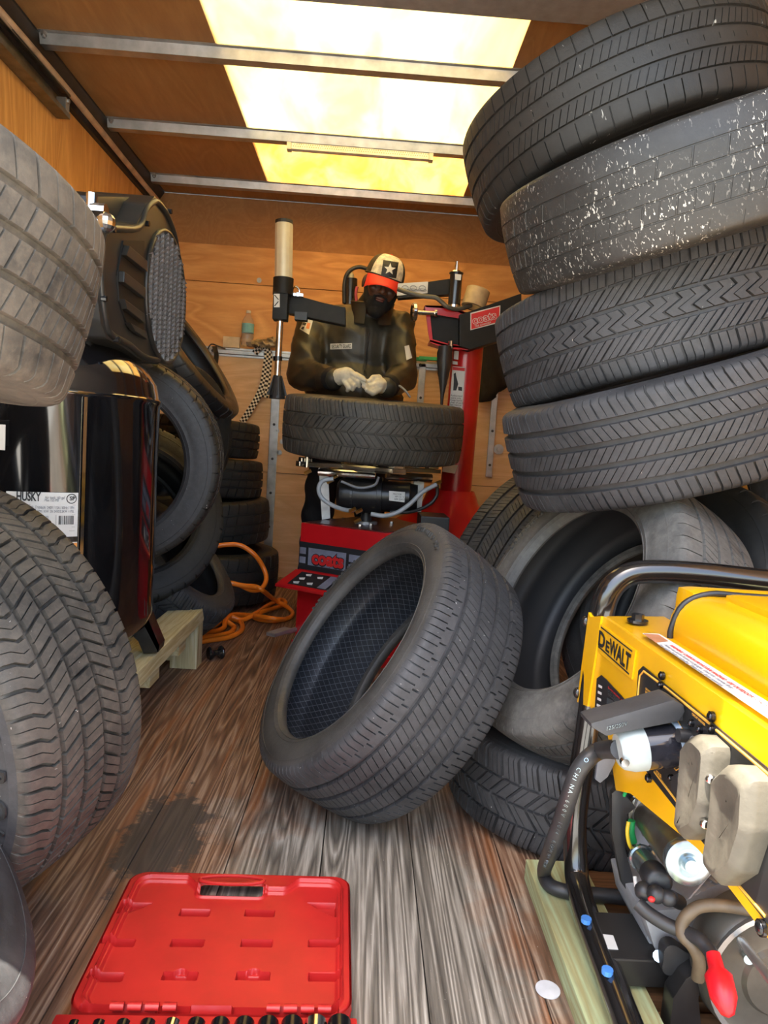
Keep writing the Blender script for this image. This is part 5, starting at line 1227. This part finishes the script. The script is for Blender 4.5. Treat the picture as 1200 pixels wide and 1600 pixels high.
yrow = at(325, 1593, z=.030)
for i in range(12):
    r_ = .0095 + .0006 * i; p = O_ + ux * (.022 + i * (uw - .04) / 11); p = p + uy * ((yrow - O_).dot(uy) - .004); p.z = .013 + r_
    s_ = MB().lathe(p, -uy, [(0, r_ * .6), (0, r_), (.03, r_), (.03, 0)], 18).lathe(p, -uy, [(0, r_ * .6), (.012, r_ * .5), (.012, 0)], 6).mesh()
    solo('socket', s_, CHROME if i in (4, 10) else SOC, 'steel socket, %s%s in the row in the red tool case' % (nth[i], '' if i in (0, 11) else ' from the left'), 'socket', 'sockets in the red tool case', 40)

# ---------------------------------------------------------------- pallet, generator, cord
pal = thing('pallet', 'green-tinted timber pallet with brown slats carrying the yellow generator', 'pallet', (.7, .95, 0))
link('runner', MB().prism([(.345, .50, .0), (.452, .50, 0), (.462, 1.283, 0), (.352, 1.283, 0)], (0, 0, .040)).mesh(bevel=.002), LUMG, pal)
BRN = lumber('brown_slat', (.16, .075, .028), (.10, .045, .016), 'x')
for y0, y1 in ((1.15, 1.28), (.96, 1.13), (.77, .94), (.58, .75)):
    link('slat', MB().box((.464, y0, .004), (1.12, y1, .024), .002).mesh(), BRN, pal)
link('runner', MB().box((.98, .50, .0245), (1.10, 1.28, .0400), .001).mesh(), LUMG, pal)
wd_ = at(856, 1546, z=.0015)
solo('white_disc', MB().cyl((wd_.x, wd_.y, .0005), (wd_.x, wd_.y, .0022), .0185, n=28).mesh(), mat('pale_disc', (.55, .57, .62), .6), 'small white paper disc on the floor against the green pallet', 'disc')

G = thing('generator', 'yellow portable generator in a black tube frame on the pallet at right', 'generator', (.70, .90, .04))
TB = mat('black_tube', (.010, .009, .009), .16, 0, .1, 20, 0, .6, .7)
PX = .405
rail = [at(1075, 1850, z=.075), at(1030, 1730, z=.072), at(978, 1593, z=.070), at(946, 1508, z=.070), at(918, 1435, z=.072), at(904, 1385, z=.082), at(900, 1350, y=1.165), at(899, 1277, y=1.185), at(910, 1190, y=1.19), at(922, 1105, y=1.195), at(935, 1010, y=1.20), at(943, 950, y=1.20), at(957, 917, y=1.20), at(984, 897, y=1.20), at(1030, 893, y=1.20), at(1100, 897, y=1.20), at(1200, 908, y=1.20), at(1300, 916, y=1.20)]
e0 = rail[-1]
rail += [e0 + Vector((.08, 0, 0)), e0 + Vector((.12, 0, -.04)), e0 + Vector((.13, 0, -.12)), Vector((e0.x + .13, 1.18, .12)), Vector((e0.x + .13, 1.10, .075)), Vector((e0.x + .13, .60, .075))]
link('frame', MB().tube(rail, .0205, 18, sub=6).mesh(), TB, G, True, 60)
for p, r_ in ((at(916, 1437, z=.092), .008), (at(949, 1517, z=.092), .008)):
    link('blue_bolt', MB().cyl(p - Vector((0, 0, .004)), p + Vector((0, 0, .003)), r_, n=10).mesh(), mat('blue_plastic', (.06, .22, .62), .4), G)
ey = at(960, 1500, z=.088)
link('cross_member', MB().box((.40, ey.y - .0, .048), (.98, ey.y + .105, .090), .003).mesh(), mat('satin_black', (.022, .020, .019), .3), G)
link('cross_label', MB().prism([at(*q, z=.0905) for q in ((942, 1460), (958, 1462), (966, 1484), (950, 1483))], (0, 0, .0006)).mesh(), WHITE, G, label='small white sticker')
link('foot', MB().cyl((.44, 1.03, .04), (.44, 1.03, .055), .022).cyl((.44, .62, .04), (.44, .62, .055), .022).cyl((.96, 1.03, .04), (.96, 1.03, .055), .022).cyl((.96, .62, .04), (.96, .62, .055), .022).mesh(), BLACKP, G)
def gp_(px, py, dx=0.): return at(px, py, x=PX) + Vector((-dx, 0, 0))
def gpan(name, pts, m, o=.001, th=.001, par=None, lab=None, bev=0.):
    return link(name, MB().prism([gp_(*q) - Vector((o + th, 0, 0)) for q in pts], (th, 0, 0)).mesh(bevel=bev), m, par or G, label=lab)
hou = link('panel_housing', MB().prism([gp_(*q) for q in ((943, 963), (1240, 1169), (1300, 1210), (1300, 1570), (1200, 1467), (1105, 1343), (1089, 1326), (985, 1240), (962, 1235), (948, 1140), (921, 1104))], (.008, 0, 0)).mesh(bevel=.001), YEL, G, True, 30)
zt_ = gp_(943, 963).z; y_a, y_b = gp_(943, 963).y, gp_(1300, 1210).y
link('top_ledge', MB().prism([(PX, y_b, zt_ - .004), (PX, y_a, zt_ - .004), (PX + .002, y_a, zt_ + .002), (PX + .085, y_a, zt_ + .012), (PX + .085, y_b, zt_ + .012), (PX + .002, y_b, zt_ + .002)][1:5] and [(PX, y_a, zt_ - .006), (PX + .006, y_a, zt_ + .001), (PX + .10, y_a, zt_ + .006), (PX + .10, y_a, zt_ - .02)], (0, y_b - y_a, 0)).mesh(bevel=.0015), YEL, G, True, 40)
link('flange', MB().prism([gp_(*q) for q in ((923, 957), (926, 964), (943, 963), (921, 1104), (905, 1097), (907, 1080))], (-.004, 0, 0)).prism([gp_(*q) for q in ((923, 957), (926, 964), (909, 1098), (905, 1097))], (.03, .004, 0)).mesh(), YEL, G, True, 30)
for q in ((920, 972), (907, 1084)): p = gp_(*q); link('flange_bolt', MB().sphere(p + Vector((-.004, .004, 0)), (.008, .008, .010), 12).mesh(), BLACKM, G, True, 60)
gy0, gy1 = gp_(1300, 1210).y, gp_(975, 965).y
tank = MB().box((PX + .055, gy0 + .01, zt_ - .035), (.93, gy1 + .005, zt_ + .068), .048).mesh()
for v in tank.vertices:   # moulded top: a broad channel and a raised dome
    x, y, z = v.co
tk = link('fuel_tank', tank, YEL, G, True, 60)
link('tank_dome', MB().box((PX + .115, gy0 + .05, zt_ + .050), (.88, gy1 - .062, zt_ + .078), .0139).mesh(), YEL, G, True, 60)
sy = gy1 + .006
sy = gy1 - .046; x0 = PX + .053
sp_ = [Vector((x0, sy, zt_ - .002)), Vector((x0, sy, zt_ + .018)), Vector((x0 + .014, sy, zt_ + .054)), Vector((x0 + .050, sy, zt_ + .0715)), Vector((x0 + .10, sy, zt_ + .0715)), Vector((x0 + .2, sy, zt_ + .0715)), Vector((.90, sy, zt_ + .0715))]
link('tank_seam', MB().tube(sp_, .0045, 8, sub=4).mesh(), BLACKP, G, True, 60)
link('tank_rear', MB().box((PX + .10, gy1 + .0, zt_ - .03), (.93, gy1 + .06, zt_ + .066), .018).mesh(), YEL, G, True, 60)
p = gp_(996, 970) + Vector((.035, 0, 0)); p = at(996, 972, z=zt_ + .006)
link('tank_bolt', MB().cyl(p, p + Vector((0, 0, .004)), .016, n=20).cyl(p + Vector((0, 0, .004)), p + Vector((0, 0, .013)), .0095, n=6).mesh(), BLACKM, G)
lst = link('safety_strip', MB().prism([at(*q, z=zt_ + .0075) for q in ((1004, 990), (1030, 991), (1240, 1123), (1240, 1150))], (0, 0, .0008)).mesh(), WHITE, G, label='long white safety label strip')
link('strip_head', MB().prism([at(*q, z=zt_ + .0087) for q in ((1006, 990.5), (1029, 992), (1044, 1002), (1024, 1004))], (0, 0, .0005)).mesh(), mat('orange_grey_print', (.45, .20, .10), .5), lst)
s0, s1 = at(1024, 1006, z=zt_ + .009), at(1236, 1147, z=zt_ + .009); sd = (s1 - s0).normalized(); su = Vector((sd.y, -sd.x, 0)) * (1 if sd.y * 1 - 0 > 0 else -1)
su = Vector((-sd.y, sd.x, 0)); su = su if su.x > 0 else -su
for k, s_ in enumerate(('WARNING  CARBON MONOXIDE HAZARD  USE OUTDOORS ONLY', 'Never run inside homes or garages  Read the manual first', 'Stop engine before refuelling  Keep away from openings')):
    text('lettering', s_, (REDL, PRINTG, PRINTG)[k], lst, s0 + su * (.018 - .0075 * k) + sd * .002, sd, su, .0075, .0003)
# maker's plate
pad = gpan('maker_pad', ((941, 975), (996, 1017), (990, 1062), (936, 1018)), YEL, 0, .003, bev=.0008)
gpan('border_line', ((942, 979), (991, 1017), (991, 1019), (942, 981)), PRINT, .003, .0006, pad); gpan('border_line', ((938, 1009), (986, 1052), (986, 1054.5), (938, 1011.5)), PRINT, .003, .0006, pad)
def paneltext(s_, quad, m, par, o=.004, bold=.0, cap=.72):
    """lettering fitted to a quad on the panel: TL, TR, BR, BL"""
    q = [gp_(*p) - Vector((o, 0, 0)) for p in quad]
    ob = text('lettering', s_, m, par, (0, 0, 0), (1, 0, 0), (0, 1, 0), 1., .0, bold, world=False)
    xs = [v.co.x for v in ob.data.vertices]; x0, x1 = min(xs), max(xs); Pi = XF[par.name].inverted()
    for v in ob.data.vertices:
        a = (v.co.x - x0) / (x1 - x0); b_ = 1 - v.co.y / cap
        v.co = Pi @ ((q[0] * (1 - a) + q[1] * a) * (1 - b_) + (q[3] * (1 - a) + q[2] * a) * b_)
    return ob
paneltext('D', ((940, 984), (950, 992), (948, 1015), (938, 1007)), PRINT, pad, .004, .035)
paneltext('E', ((951, 1000), (957, 1004.5), (955.5, 1021), (949.5, 1016)), PRINT, pad, .004, .035)
paneltext('WALT', ((957, 997), (990, 1023), (987, 1049), (955, 1020.5)), PRINT, pad, .004, .035)
wl_ = gpan('warning_plate', ((934, 1060), (941, 1055), (949, 1062), (985, 1101), (985, 1118), (980, 1130), (935, 1112), (931, 1105)), PRINT, .001, .0008, lab='black safety plate with pictograms')
for k in range(4):
    paneltext('-', ((938 - k * .8, 1068 + k * 10), (944 - k * .8, 1071 + k * 10), (943.5 - k * .8, 1077 + k * 10), (937.5 - k * .8, 1074 + k * 10)), WHITE, wl_, .003, .12, .5)
    paneltext('DANGER CO', ((953, 1072 + k * 3.6), (981, 1099 + k * 3.6), (981, 1102 + k * 3.6), (953, 1075 + k * 3.6)), REDL if k < 1 else ZINC, wl_, .003, .02)
gpan('pictogram', ((951, 1090), (962, 1096), (973, 1118), (950, 1110)), ZINC, .0022, .0006, wl_)
# control panel
cpn = gpan('control_panel', ((1000, 1048), (1007, 1041), (1240, 1230), (1240, 1490), (1088, 1300), (1005, 1196), (992, 1150)), mat('panel_black', (.018, .018, .019), .35), .001, .0015, lab='black control panel with yellow outline')
OL = mat('yellow_print', (.80, .42, .06), .5)
def line(pts, wpx, m=OL, o=.0028, par=None):
    return link('outline', MB().tube([gp_(*q) - Vector((o, 0, 0)) for q in pts], .0012 * wpx, 5, sub=1).mesh(), m, par or cpn)
line(((997, 1118), (1003, 1056), (1009, 1049), (1032, 1066)), 1.3); line(((1041, 1073), (1113, 1131)), 1.3); line(((1123, 1141), (1240, 1240)), 1.3); line(((1026, 1206), (1088, 1288)), 1.2); line(((1126, 1345), (1200, 1432)), 1.2)
line(((1058, 1118), (1071, 1142), (1066, 1200), (1060, 1204), (1052, 1194)), .6)
for k in range(3): paneltext('GROUND NEUTRAL BONDED', ((1012 - k * .5, 1074 + k * 4.6), (1037, 1094 + k * 4.6), (1037, 1097.5 + k * 4.6), (1012 - k * .5, 1077.5 + k * 4.6)), OL, cpn, .003, .03)
for s_, q in (('CIRCUIT BREAKER', ((1085, 1113), (1106, 1131), (1106, 1135), (1085, 1117))), ('120V', ((1084, 1180), (1090, 1184), (1090, 1188), (1084, 1184))), ('30A', ((1072, 1192), (1079, 1198), (1079, 1204), (1072, 1198))), ('RESET', ((1084, 1203), (1094, 1212), (1094, 1217), (1084, 1208))), ('GFCI', ((1066, 1245), (1071, 1249), (1071, 1254), (1066, 1250))), ('ON', ((1081, 1264), (1084, 1266), (1084, 1272), (1081, 1270))), ('IDLE', ((1029, 1203), (1037, 1211), (1037, 1216), (1029, 1208)))):
    paneltext(s_, q, OL, cpn, .003, .03)
for q, r_ in (((1039, 1056), .0055), ((1037, 1071), .0045), ((1117, 1120), .006), ((1117, 1140), .005), ((1086, 1130), .0045), ((1099, 1140), .005), ((1054, 1215), .004), ((1078, 1187), .0045), ((1091, 1198), .0045), ((1018, 1216), .006), ((1196, 1450), .008)):
    p = gp_(*q); link('panel_screw', MB().cyl(p - Vector((.002, 0, 0)), p - Vector((.006, 0, 0)), r_, n=12).sphere(p - Vector((.006, 0, 0)), (.003, r_ * .8, r_ * .8), 10).mesh(), SOC, cpn, True, 60)
p = gp_(1080, 1150); link('breaker_button', MB().cyl(p, p - Vector((.016, 0, 0)), .008, n=16).mesh(), BLACKP, cpn, True, 40)
p = gp_(1098, 1162); link('breaker_button', MB().cyl(p, p - Vector((.012, 0, 0)), .008, n=16).mesh(), mat('grey_button', (.12, .13, .15), .4), cpn, True, 40)
gpan('rocker_switch', ((1063, 1214), (1073, 1209), (1074, 1250), (1062, 1232)), BLACKP, .002, .009, cpn, bev=.001)
gpan('rocker_switch', ((1080, 1222), (1091, 1232), (1090, 1240), (1080, 1232)), mat('grey_button', (.12, .13, .15), .4), .002, .006, cpn)
COVR = mat('socket_cover_rubber', (.105, .094, .072), .6, 0, .25, 20, .2)
def cover(pts, lab=None):
    P = [gp_(*q) for q in pts]; c = sum(P, Vector()) / len(P); n = len(P)
    vs = [p - Vector((.002, 0, 0)) for p in P] + [p - Vector((.022, 0, 0)) for p in P] + [c + (p - c) * .82 - Vector((.032, 0, 0)) for p in P] + [c + (p - c) * .35 - Vector((.026, 0, 0)) for p in P]
    fs = [tuple(range(n))[::-1], tuple(range(3 * n, 4 * n))] + [(r * n + k, r * n + (k + 1) % n, (r + 1) * n + (k + 1) % n, (r + 1) * n + k) for r in range(3) for k in range(n)]
    return link('socket_cover', MB().add(vs, fs).mesh(bevel=.0045), COVR, cpn, True, 40, label=lab)
cover(((1112, 1152), (1124, 1148), (1146, 1168), (1146, 1184), (1138, 1262), (1122, 1304), (1100, 1314), (1090, 1304), (1098, 1220), (1102, 1165)))
cover(((1172, 1196), (1188, 1196), (1216, 1222), (1212, 1300), (1190, 1366), (1160, 1386), (1140, 1366), (1138, 1350), (1150, 1270), (1154, 1212)))
for q in ((1142, 1219), (1133, 1289)): p = gp_(*q); link('cover_screw', MB().sphere(p - Vector((.022, 0, 0)), .0055, 12).cyl(p, p - Vector((.02, 0, 0)), .004, n=8).mesh(), CHROME, cpn, True, 60)
# raised lid of the round outlet
Hh0 = gp_(1062, 1112); LIDM = mat('lid_rubber', (.045, .046, .050), .5, 0, .2, 20, .1)
yl_ = Hh0.y
lp = [(923, 1130), (945, 1124), (1040, 1097), (1053, 1093), (1068, 1101), (1071, 1112), (1062, 1128), (955, 1149), (948, 1151), (924, 1137)]
lm = MB().prism([at(*q, y=yl_ - .02) for q in lp], (0, .045, -.002)).mesh(bevel=.004)
lidp = link('outlet_lid', lm, LIDM, G, True, 40, label='raised dark grey rubber outlet lid')
t0 = at(945, 1138, y=yl_ - .0205); text('lettering', '125/250V', ZINC, lidp, at(946, 1142, y=yl_ - .0212), (at(1000, 1128, y=yl_ - .02) - at(946, 1142, y=yl_ - .02)), (0, 0, 1), .007, .0004)
link('hinge_block', MB().obox(gp_(1063, 1108) - Vector((.006, 0, 0)), (.012, 0, 0), (0, .014, 0), (0, 0, .010), .002).mesh(), LIDM, G)

cord = thing('power_cord', 'thick black power cord with pale plug in the generator, looping down to the pallet', 'power cord', gp_(1060, 1165))
P1 = gp_(1058, 1163); P0 = at(960, 1172, y=P1.y); pd = (P0 - P1).normalized(); PL = (P0 - P1).length
link('plug_collar', MB().lathe(P1 - pd * .004, pd, [(0, 0), (0, .0285), (.004, .030), (.009, .0285), (.009, 0)], 32).mesh(), mat('pale_blue_plastic', (.36, .46, .60), .35), cord, True, 40)
link('plug_body', MB().lathe(P1 + pd * .004, pd, [(0, 0), (0, .027), (PL * .60, .0265), (PL * .60, 0)], 32).mesh(), mat('smoky_plastic', (.020, .020, .026), .10, 0, .3, 30, 0, .5), cord, True, 40)
link('plug_cap', MB().lathe(P1 + pd * (PL * .55), pd, [(0, 0), (0, .0275), (PL * .18, .0275), (PL * .34, .024), (PL * .40, .019), (PL * .40, 0)], 32).mesh(), mat('pale_plug', (.36, .41, .41), .45), cord, True, 40)
p = at(976, 1191, y=P1.y - .026); link('plug_screw', MB().cyl(p + Vector((0, .004, 0)), p - Vector((0, .003, 0)), .005, n=14).mesh(), CHROME, cord)
cpts = [P1 + pd * PL * .9, at(940, 1172, y=.97), at(920, 1184, y=.965), at(902, 1208, y=.965), at(889, 1245, y=.97), at(876, 1285, y=.99), at(862, 1325, y=1.03), at(850, 1362, z=.060), at(858, 1382, z=.053), at(880, 1392, z=.053), at(915, 1397, z=.036 + .017), at(960, 1401, z=.053), at(1000, 1406, z=.053), at(1060, 1412, z=.053)]
CORD = mat('cord_rubber', (.028, .028, .030), .45, 0, .2, 30)
cb_ = link('cable', MB().tube(cpts, .0125, 14, sub=7).mesh(), CORD, cord, True, 60)
# printing along the cord
def spline(P, sub=30):
    Q = []
    for i in range(1, len(P) - 2):
        for k in range(sub):
            t = k / sub; p0, p1, p2, p3 = P[i - 1], P[i], P[i + 1], P[i + 2]
            Q.append(.5 * ((2 * p1) + (p2 - p0) * t + (2 * p0 - 5 * p1 + 4 * p2 - p3) * t * t + (3 * p1 - p0 - 3 * p2 + p3) * t ** 3))
    return Q
Q = spline(cpts); acc = 0; nxt = .012; s_ = 'E-SO CHINA-600V 10/4 ROOW OIL RESISTANT '; k_ = 0
for i in range(1, len(Q)):
    acc += (Q[i] - Q[i - 1]).length
    if acc > nxt and k_ < len(s_):
        d = (Q[i] - Q[i - 1]).normalized(); v_ = (Vector(CAM) - Q[i]); v_ = (v_ - d * v_.dot(d)).normalized(); side = v_.cross(d)
        if s_[k_] != ' ': text('lettering', s_[k_], ZINC, cb_, Q[i] + v_ * .0126 - side * (.003), d, v_.cross(d), .0085, .0003)
        k_ += 1; nxt = acc + .0072
tg = link('rubber_tab', MB().prism([at(*q, y=1.02) for q in ((935, 1180), (958, 1172), (962, 1190), (950, 1214), (938, 1224), (930, 1218))], (0, .006, 0)).mesh(bevel=.0015), mat('grey_tab', (.13, .14, .17), .5), G, True, 40)
# engine end
link('side_plate', MB().prism([at(*q, y=1.06) for q in ((956, 1240), (967, 1231), (994, 1262), (979, 1274), (977, 1327), (1002, 1413), (991, 1408), (972, 1381), (956, 1302))], (.0, .012, 0)).mesh(bevel=.002), mat('satin_black_plate', (.022, .022, .024), .38), G, True, 40)
S1_, S0_ = at(1077, 1350, y=.90), at(1015, 1270, y=1.09); sdv = (S1_ - S0_).normalized(); SL = (S1_ - S0_).length
link('starter_motor', MB().lathe(S0_, sdv, [(0, 0), (0, .036), (.012, .036), (.014, .0295), (SL - .012, .0295), (SL - .012, 0)], 36).mesh(), mat('brushed_steel_dark', (.26, .25, .22), .30, .9, .15, 40), G, True, 40)
link('starter_cap', MB().lathe(S0_ + sdv * (SL - .016), sdv, [(0, .0305), (.010, .0315), (.014, .030), (.017, .024), (.0175, .015), (.0165, .013), (.0165, .0095), (.026, .0085), (.026, 0)], 36).mesh(), ZINC, G, True, 40)
link('starter_bracket', MB().prism([at(*q, y=1.075) for q in ((991, 1268), (998, 1248), (1045, 1247), (1062, 1266), (1050, 1300), (1000, 1330), (988, 1305))], (0, .02, 0)).mesh(bevel=.003), CAST, G, True, 40)
N1, N0 = at(1033, 1384, y=.93), at(1003, 1340, y=1.03); nd = (N1 - N0).normalized()
link('solenoid', MB().lathe(N0, nd, [(0, 0), (0, .020), (.006, .020), (.008, .0175), ((N1 - N0).length * .62, .0175), ((N1 - N0).length * .62, 0)], 28).mesh(), ZINC, G, True, 40)
link('solenoid_cap', MB().lathe(N0 + nd * (N1 - N0).length * .58, nd, [(0, .019), (.03, .0195), (.036, .014), (.036, 0)], 28).sphere(at(1025, 1397, y=.925), .0125, 14).sphere(at(1044, 1403, y=.92), .0115, 14).cyl(at(1048, 1402, y=.93), at(1062, 1410, y=.95), .010).sphere(at(1006, 1392, y=.94), .013, 12).mesh(), BLACKP, G, True, 50)
link('solenoid_bracket', MB().prism([at(*q, y=1.035) for q in ((992, 1330), (1003, 1322), (1018, 1330), (1024, 1352), (996, 1362), (991, 1350))], (0, .008, 0)).mesh(), ZINC, G)
link('wire', MB().tube([at(978, 1236, y=1.05), at(983, 1226, y=1.04), at(995, 1219, y=1.04), at(1012, 1214, y=1.05)], .0028, 8).mesh(), mat('yellow_wire', (.75, .55, .03), .4), G, True, 60)
link('wire', MB().tube([at(982, 1284, y=1.05), at(980, 1300, y=1.045), at(983, 1318, y=1.045), at(990, 1330, y=1.05)], .0030, 8).mesh(), mat('yellow_wire', (.75, .55, .03), .4), G, True, 60)
link('wire', MB().tube([at(975, 1243, y=1.055), at(982, 1228, y=1.045), at(996, 1217, y=1.045), at(1014, 1211, y=1.055)], .0028, 8).mesh(), mat('green_wire', (.02, .35, .10), .4), G, True, 60)
link('wire', MB().tube([at(987, 1282, y=1.06), at(986, 1300, y=1.06), at(990, 1316, y=1.06)], .006, 8).mesh(), mat('green_wire', (.02, .35, .10), .4), G, True, 60)
for k in range(5):
    link('wire', MB().tube([at(985 + 5 * k, 1245 - k, y=1.08), at(1000 + 3 * k, 1230 + 2 * k, y=1.07), at(1018 + 2 * k, 1222 + 4 * k, y=1.08)], .0026, 6).mesh(), (PRINT, WHITE, PRINT, mat('brown_wire', (.2, .09, .03), .4), PRINT)[k], G, True, 60)
link('wire', MB().tube([at(992, 1370, y=1.0), at(994, 1385, y=.99), at(998, 1396, y=.98)], .0030, 8).mesh(), WHITE, G, True, 60)
link('red_terminal', MB().sphere(at(1018, 1405, y=.915), (.005, .004, .004), 10).mesh(), REDL, G)
# crankcase with fins, recoil housing
eng = MB()
eng.prism([at(*q, y=.99) for q in ((1003, 1425), (1060, 1420), (1120, 1350), (1230, 1400), (1260, 1600), (1080, 1600), (1050, 1545), (1012, 1470))], (0, .14, 0))
link('crankcase', eng.mesh(bevel=.004), CAST, G, True, 40)
for k in range(6):
    link('cooling_fin', MB().prism([at(1075 + 11 * k, 1405 - 6 * k, y=.955), at(1079 + 11 * k, 1404 - 6 * k, y=.955), at(1125 + 16 * k, 1350 + 3 * k, y=.99), at(1121 + 16 * k, 1350 + 3 * k, y=.99)][:4], (0, .05, -.012)).mesh(), CAST, G)
gb = link('cover_casting', MB().prism([at(*q, y=.955) for q in ((1006, 1430), (1018, 1440), (1062, 1462), (1082, 1478), (1081, 1500), (1066, 1512), (1082, 1530), (1072, 1552), (1052, 1530), (1022, 1480))], (0, .035, 0)).mesh(bevel=.004), CAST, G, True, 40)
kc = at(1047, 1486, y=.945)
kn = [kc + Vector(((.0215 + .0035 * math.cos(3 * t)) * math.cos(t), 0, (.0215 + .0035 * math.cos(3 * t)) * math.sin(t))) for t in np.linspace(0, 2 * PI, 37)[:-1]]
link('oil_cap', MB().prism(kn, (0, -.020, 0)).mesh(bevel=.003), BLACKP, G, True, 40)
link('casting_bolt', MB().cyl(at(1029, 1494, y=.955), at(1029, 1494, y=.94), .008, n=10).cyl(at(1158, 1432, y=.93), at(1155, 1432, y=.915), .008, n=6).cyl(at(1158, 1478, y=.9), at(1170, 1500, y=.86), .006).mesh(), ZINC, G)
link('zinc_bracket', MB().prism([at(*q, y=.935) for q in ((1118, 1420), (1132, 1412), (1146, 1428), (1149, 1440), (1130, 1462), (1118, 1446))], (0, .004, 0)).mesh(), ZINC, G)
rc = at(1235, 1545, y=.86)
link('recoil_housing', MB().lathe(rc + Vector((0, .07, 0)), (-.12, -1, 0), [(0, .10), (.03, .105), (.055, .098), (.062, .090), (.058, .082), (.060, .05), (.066, .045), (.066, 0)], 48).mesh(), mat('housing_metal', (.13, .12, .10), .35, .5, .2, 20), G, True, 40)
link('housing_ring', MB().lathe(rc + Vector((0, .012, 0)), (-.12, -1, 0), [(0, .094), (0, .100), (.008, .101), (.008, .094)], 48, True).mesh(), STEEL, G, True, 40)
link('tie_rod', MB().cyl(at(1158, 1470, y=.87), at(1215, 1545, y=.76), .006, n=12).mesh(), STEEL, G, True, 60)
link('black_bracket', MB().prism([at(*q, y=.90) for q in ((1072, 1530), (1090, 1518), (1098, 1540), (1092, 1560), (1100, 1640), (1042, 1640), (1052, 1560))], (0, .03, 0)).mesh(bevel=.003), mat('satin_black_2', (.014, .013, .013), .3), G, True, 40)
BRH = mat('brown_loom', (.12, .085, .05), .5, 0, .3, 30)
link('loom', MB().tube([at(1240, 1432, y=.86), at(1180, 1423, y=.88), at(1130, 1415, y=.89), at(1096, 1416, y=.90), at(1078, 1426, y=.90), at(1066, 1442, y=.90), at(1066, 1460, y=.895), at(1082, 1478, y=.885), at(1092, 1500, y=.88), at(1090, 1530, y=.88)], .0085, 10).mesh(), BRH, G, True, 60, label='dusty brown cable loom')
link('battery_lead', MB().tube([at(996, 1411, y=.93), at(1012, 1426, y=.92), at(1040, 1444, y=.91), at(1066, 1455, y=.90), at(1090, 1466, y=.88), at(1106, 1482, y=.865), at(1117, 1500, y=.85)], .0095, 12).mesh(), CORD, G, True, 60)
R0_, R1_ = at(1114, 1490, y=.855), at(1136, 1580, y=.80)
link('red_boot', MB().lathe(R0_, R1_ - R0_, [(0, .0), (0, .009), (.018, .010), (.026, .017), (.05, .0165), (.068, .008), (.072, 0)], 20).mesh(), mat('red_rubber', (.72, .01, .02), .35), G, True, 50)
